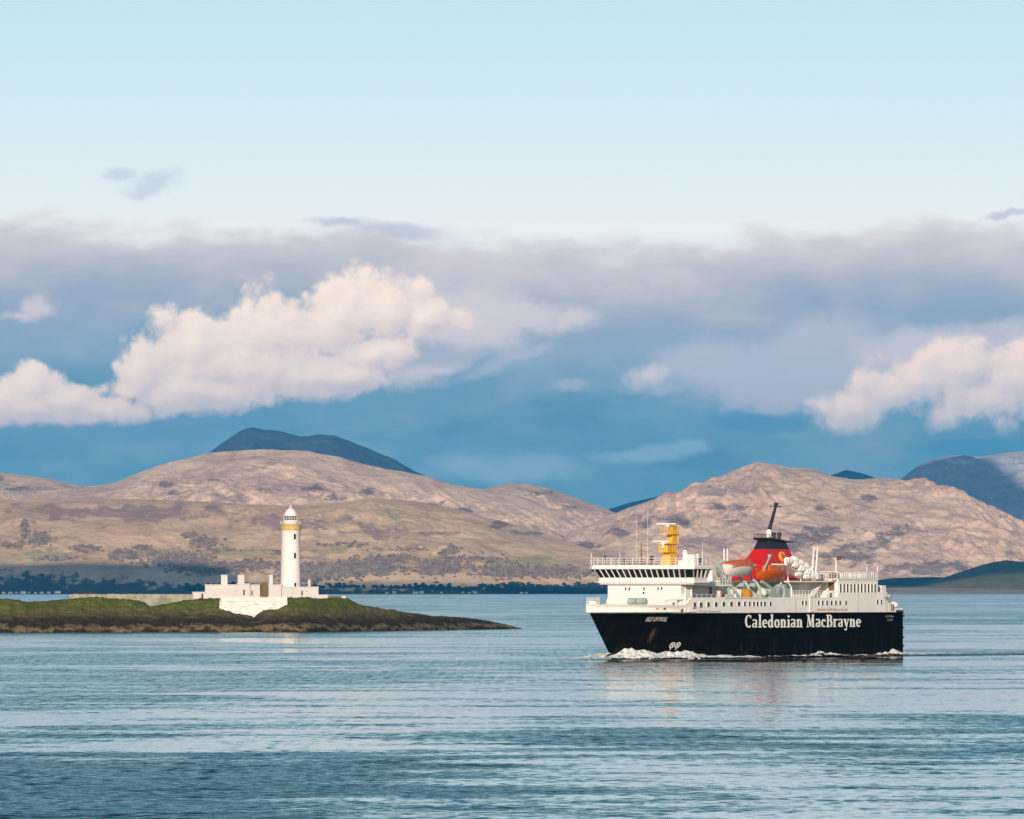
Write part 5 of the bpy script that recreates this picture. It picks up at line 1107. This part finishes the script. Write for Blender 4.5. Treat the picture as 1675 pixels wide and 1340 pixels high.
def ferry_aft():
    a0, a1 = A(1371), A(1436); zr = 13.05
    mb = MB().box(a0, a1, -7.98, 7.98, ZT - 0.04, zr); h = mb.build('aft_house', M['offwhite'], ferry)
    MB().box(a0 - 0.2, a1 + 0.3, -8.1, 8.1, zr, zr + 0.22).build('aft_roof', M['white'], h)
    MB().box(61.0, a0 - 0.2, -7.9, 7.9, zr - 0.15, zr + 0.1).build('shelter_roof', M['white'], h)
    for px in (1374.7, 1380.3, 1386, 1391.7, 1397.3, 1403.1, 1408.8, 1414.5, 1420.1, 1425.7, 1431.0): side_window(px, 955.4, 969.2, 2.3, -7.98, parent=h)
    # opening in its forward face, near the port corner
    f = MB().box(a0 - 0.06, a0 + 0.05, -7.3, -6.2, 11.2, 12.6).build('door', M['brown'], h)
    MB().box(a0 - 0.06, a0 + 0.05, -0.9, 0.2, 10.2, 12.2).build('door', M['brown'], h)
    MB().box(a0 - 1.0, a0 - 0.3, -7.3, -6.4, ZT - 0.04, ZT + 1.15).build('locker', M['white'], h)
    MB().lathe([(0.3, ZT - 0.04), (0.3, ZT + 0.6), (0.1, ZT + 0.7)], (a0 - 1.6, -7.4, 0), 8).build('bollard', M['black'], ferry)
    st = MB().hexa([(56.5, -6.6, ZT), (57.0, -6.6, ZT), (57.0, -5.6, ZT), (56.5, -5.6, ZT)], [(60.2, -6.6, 12.8), (60.7, -6.6, 12.8), (60.7, -5.6, 12.8), (60.2, -5.6, 12.8)]).build('stairway', M['white'], ferry)
    MB().box(58.9, 59.1, -4.62, -4.6, 10.1, 12.3).build('pilaster', M['white'], ferry)
    rz = zr + 0.22
    rail([(a0 - 8.5, -7.7, zr + 0.1), (a0, -7.7, zr + 0.1)], 1.15, 0.9, M['rail'], 'deck_railing', ferry)
    rail([(a0, -7.9, rz), (a1, -7.9, rz), (a1, 7.9, rz), (a0, 7.9, rz)], 1.15, 0.8, M['rail'], 'roof_railing', h, 0.055, 4)
    # slatted benches and lockers on the upper aft deck
    for k in range(4): MB().box(a0 + 0.8 + 3.2 * k, a0 + 3.2 + 3.2 * k, -6.6, -5.8, rz - 0.01, rz + 0.9).build('bench', M['brown'] if k == 0 else M['offwhite'], h)
    MB().box(a0 - 4.2, a0 - 2.8, -6.8, -5.6, zr + 0.1, zr + 1.0).build('bench', M['brown'], ferry)
    MB().box(a0 - 6.0, a0 - 5.4, -7.4, -6.9, zr + 0.1, zr + 1.25).build('locker', M['white'], ferry)
    for (px, py) in ((1418, 924), (1435.3, 926)):
        a = A(px, -7.6); MB().tube([(a, -7.6, rz), (a, -7.6, Zp(py, a, -7.6))], 0.07, 5).build('light_pole', M['rail'], ferry)
    a = A(1367.3, -5); MB().tube([(a, -5, zr), (a, -5, Zp(912, a, -5))], 0.15, 6, 0.09).build('flag_staff', M['rail'], ferry)
    f = MB(); zt, zb = Zp(911.3, a, -5), Zp(917.5, a, -5); n = 10
    for k in range(n):
        t0, t1 = k / n, (k + 1) / n; wv = lambda t: (a + 0.1 + t * 1.9, -5 + 0.25 * math.sin(t * 7), 0.30 * t)
        p, q = wv(t0), wv(t1)
        f.hexa([(p[0], p[1], zb + p[2]), (q[0], q[1], zb + q[2]), (q[0], q[1], zt + q[2]), (p[0], p[1], zt + p[2])], [(p[0], p[1] + 0.02, zb + p[2]), (q[0], q[1] + 0.02, zb + q[2]), (q[0], q[1] + 0.02, zt + q[2]), (p[0], p[1] + 0.02, zt + p[2])])
    o = f.build('flag', M['flag']); o.location = (BX, BY, 0); o.rotation_euler = (0, 0, FR); tag(o, 'small dark red flag flying from the staff over the aft deck', 'flag')
    # quarterdeck at the stern
    MB().box(a1 + 0.3, 80.8, -7.9, 7.9, ZT - 0.05, 10.95).build('aft_block', M['offwhite'], ferry)
    MB().box(79.2, 80.8, -7.7, -6.3, 10.953, 12.1).build('deck_locker', M['white'], ferry)
    MB().lathe([(0.28, a1 + 0.3), (0.42, a1 + 0.4), (0.42, a1 + 0.9), (0.28, a1 + 1.0)], (0, -7.6, 11.6), 12, 'x').build('life_ring', M['brown'], ferry, True)
    m = MB().lathe([(0.75, 9.9), (0.82, 10.0), (0.82, 10.5), (0.75, 10.6)], (83.2, -6.6, 0), 16).lathe([(0.55, ZD + 0.3), (0.55, 9.9)], (83.2, -6.6, 0), 12).box(82.0, 82.8, -7.2, -6.2, ZD + 0.3, 9.9)
    m.build('mooring_winch', M['green'], ferry, True)
    MB().lathe([(0.5, 8.3), (0.72, 8.5), (0.72, 9.0), (0.4, 9.3)], (85.2, -6.9, 0), 12).build('capstan', M['white'], ferry, True)
    for px in (1458.5, 1461.5): a = A(px, -8); MB().box(a - 0.18, a + 0.18, -8.06, -7.96, 7.75, 8.9).build('mooring_pipe', M['brown'], ferry)
    for px in (1467, 1471, 1475): a = A(px, -8); MB().box(a - 0.3, a + 0.3, -8.15, -7.9, ZD + 0.08, ZD + 0.4).build('fairlead', M['black'], ferry)
ferry_aft()

# ------------------------------------------------------------------ foam along the waterline
def foam_material():
    m = bpy.data.materials.new('sea_foam'); m.use_nodes = True; N = NT(m.node_tree); b = N.n['Principled BSDF']
    tc = N.n.new('ShaderNodeTexCoord'); n = N.noise(tc.outputs['Object'], 1.1, 6, 0.65, 0, '3D')
    N.l.new(N.mix(N.sstep(n, 0.40, 0.66), (0.82, 0.80, 0.74, 1), (0.30, 0.36, 0.36, 1)), b.inputs['Base Color']); b.inputs['Roughness'].default_value = 0.8
    return m
FOAM = foam_material()
def foam(name, a0, a1, width, hfun, thr, side, seed, base=None):
    na, nw = int((a1 - a0) / 0.16), int(width / 0.12); a = np.linspace(a0, a1, na)[None, :]; w = np.linspace(0, 1, nw)[:, None]
    b = np.array([hb(q, 0.3) if base is None else base for q in a[0]])[None, :]
    A_ = a + 0 * w; W = -0.35 + w * width
    n1 = fbm(A_ / 1.6 + seed, W / 0.9, 5, 0.55); n2 = fbm(A_ / 5 + seed, W / 2.5 + seed, 3)
    h = hfun(A_) * (1 - w) ** 1.3 * (0.75 + 0.9 * n2) + 0.28 * n1 * hfun(A_) + 0.10
    keep = (n1 * 0.7 + n2 * 0.7 + (1 - w) * 0.9 + np.minimum(hfun(A_), 1) * 0.35) > thr
    Yl = side * (b + W); Xw = BX + SS * A_ - CC * Yl; Yw = BY + CC * A_ + SS * Yl
    k = keep[:-1, :-1] & keep[1:, 1:]
    o = grid_mesh(name, Xw, Yw, np.maximum(h, 0.05), FOAM, None, True, k); o['kind'] = 'stuff'
    return o
foam('bow_foam', -2.5, 34, 5.0, lambda a: 2.0 * np.exp(-((a - 4.0) / 4.5) ** 2) + 1.5 * np.exp(-((a - 14) / 5) ** 2) + 0.5 * np.exp(-((a - 24) / 6) ** 2) + 0.2, 0.5, -1, 3.0)
foam('bow_foam', -4.5, 16, 9.0, lambda a: 1.3 * np.exp(-((a - 1.5) / 4.0) ** 2) + 0.2, 0.5, 1, 8.0)
foam('side_foam', 20, 88, 3.2, lambda a: 0.42 + 0.7 * np.clip(np.sin(a / 4.2 + 0.6), 0, 1) * (a > 42), 0.80, -1, 12.0)
foam('wake_foam', 86.6, 150, 9.0, lambda a: 0.7 * np.exp(-(a - 86) / 25) + 0.08, 0.72, -1, 21.0, base=-1.0)

# ------------------------------------------------------------------ white houses along the far shore
def cottages():
    rng = random.Random(11); proto = None
    Y = 19150
    spots = [(-8, 'leftmost'), (6, ''), (17, ''), (27, ''), (38, ''), (48, ''), (58, ''), (68, ''), (80, ''), (94, ''), (633, ''), (645, ''), (680, ''), (690, ''), (722, ''), (757, ''), (768, ''), (778, ''), (853, ''), (861, '')]
    for i, (px, _) in enumerate(spots):
        w, dd, hh = 9.0, 7.0, 4.2
        if proto is None:
            r = empty('cottage', (0, 0, 0), 0, None, 'cottage')
            MB().box(-w / 2, w / 2, -dd / 2, dd / 2, -2, hh).build('wall', M['cottage'], r)
            MB().prism([(-dd / 2 - 0.3, hh), (dd / 2 + 0.3, hh), (0, hh + 3)], lambda a, b: (-w / 2 - 0.3, a, b), lambda a, b: (w / 2 + 0.3, a, b)).build('roof', M['slate'], r); proto = r
        else: r = copy_tree(proto)
        s = rng.uniform(0.55, 1.1); r.scale = (s * rng.uniform(0.7, 1.3), s, s * 0.8)
        r.location = (pX(px, Y), Y, 2.0 + rng.uniform(0, 1.2)); r.rotation_euler = (0, 0, rng.uniform(-0.5, 0.5))
        tag(r, 'tiny white cottage among those on the shaded shore far to the left of the islet' if px < 200 else 'tiny white cottage on the dark far shore between lighthouse and ferry', 'cottage', 'cottages on the far left shore' if px < 200 else 'cottages on the far middle shore')
cottages()

# ------------------------------------------------------------------ unseen clouds added above the strait to shade parts of the far land
def cloud_over(target, alt, rx, ry, rz, seed):
    """a solid cumulus placed up-sun of the land it shades; target = (x, y, z) of that land"""
    t = (alt - target[2]) / sdir.z; c = Vector(target) + sdir * t
    nu, nv = 72, 30; U = np.linspace(0, 2 * np.pi, nu)[None, :]; V = np.linspace(-np.pi / 2, np.pi / 2, nv)[:, None]
    sq = lambda v, e: np.sign(v) * np.abs(v) ** e
    dx = sq(np.cos(V), 0.5) * sq(np.cos(U), 0.6); dy = sq(np.cos(V), 0.5) * sq(np.sin(U), 0.6); dz = np.sin(V) + 0 * U
    n = 1 + 0.10 * fbm(dx * 3 + seed, dy * 3 + dz * 2, 4)
    o = grid_mesh('cloud', c.x + rx * dx * n, c.y + ry * dy * n, c.z + rz * np.where(dz > 0, dz, dz * 0.4) * n, M_cloud); o['kind'] = 'structure'
M_cloud = mat('cloud_white', (0.8, 0.8, 0.82), 1.0)
def px_at(px, Y): return (px - 837.5) / F * Y
cloud_over((px_at(60, 19350), 19300, 30), 1300, 470, 285, 40, 1.0)         # the left shore
cloud_over((px_at(740, 19130), 19120, 10), 1300, 660, 120, 36, 3.0)        # the middle shore
cloud_over((px_at(480, 26600), 26600, 400), 2600, 900, 900, 160, 5.0)        # the high peak
cloud_over((px_at(1560, 20100), 20100, 40), 1500, 500, 500, 60, 9.0)         # the headland on the right
cloud_over((px_at(1530, 33000), 33000, 400), 3000, 330, 2300, 150, 13.0)     # the snow mountain
cloud_over((px_at(1200, 32500), 32500, 300), 3000, 900, 1500, 160, 17.0)     # distant blue hills

# ------------------------------------------------------------------ haze
def haze():
    o = MB().box(-6500, 6500, -600, 38500, -8, 640).build('haze', None or bpy.data.materials.new('haze_air')); o['kind'] = 'stuff'
    m = o.data.materials[0]; m.use_nodes = True; nt = m.node_tree; nt.nodes.clear()
    out = nt.nodes.new('ShaderNodeOutputMaterial'); v = nt.nodes.new('ShaderNodeVolumePrincipled')
    v.inputs['Color'].default_value = (0.04, 0.48, 1.0, 1); v.inputs['Density'].default_value = 0.000013; v.inputs['Anisotropy'].default_value = 0.0
    nt.links.new(v.outputs[0], out.inputs['Volume'])
haze()
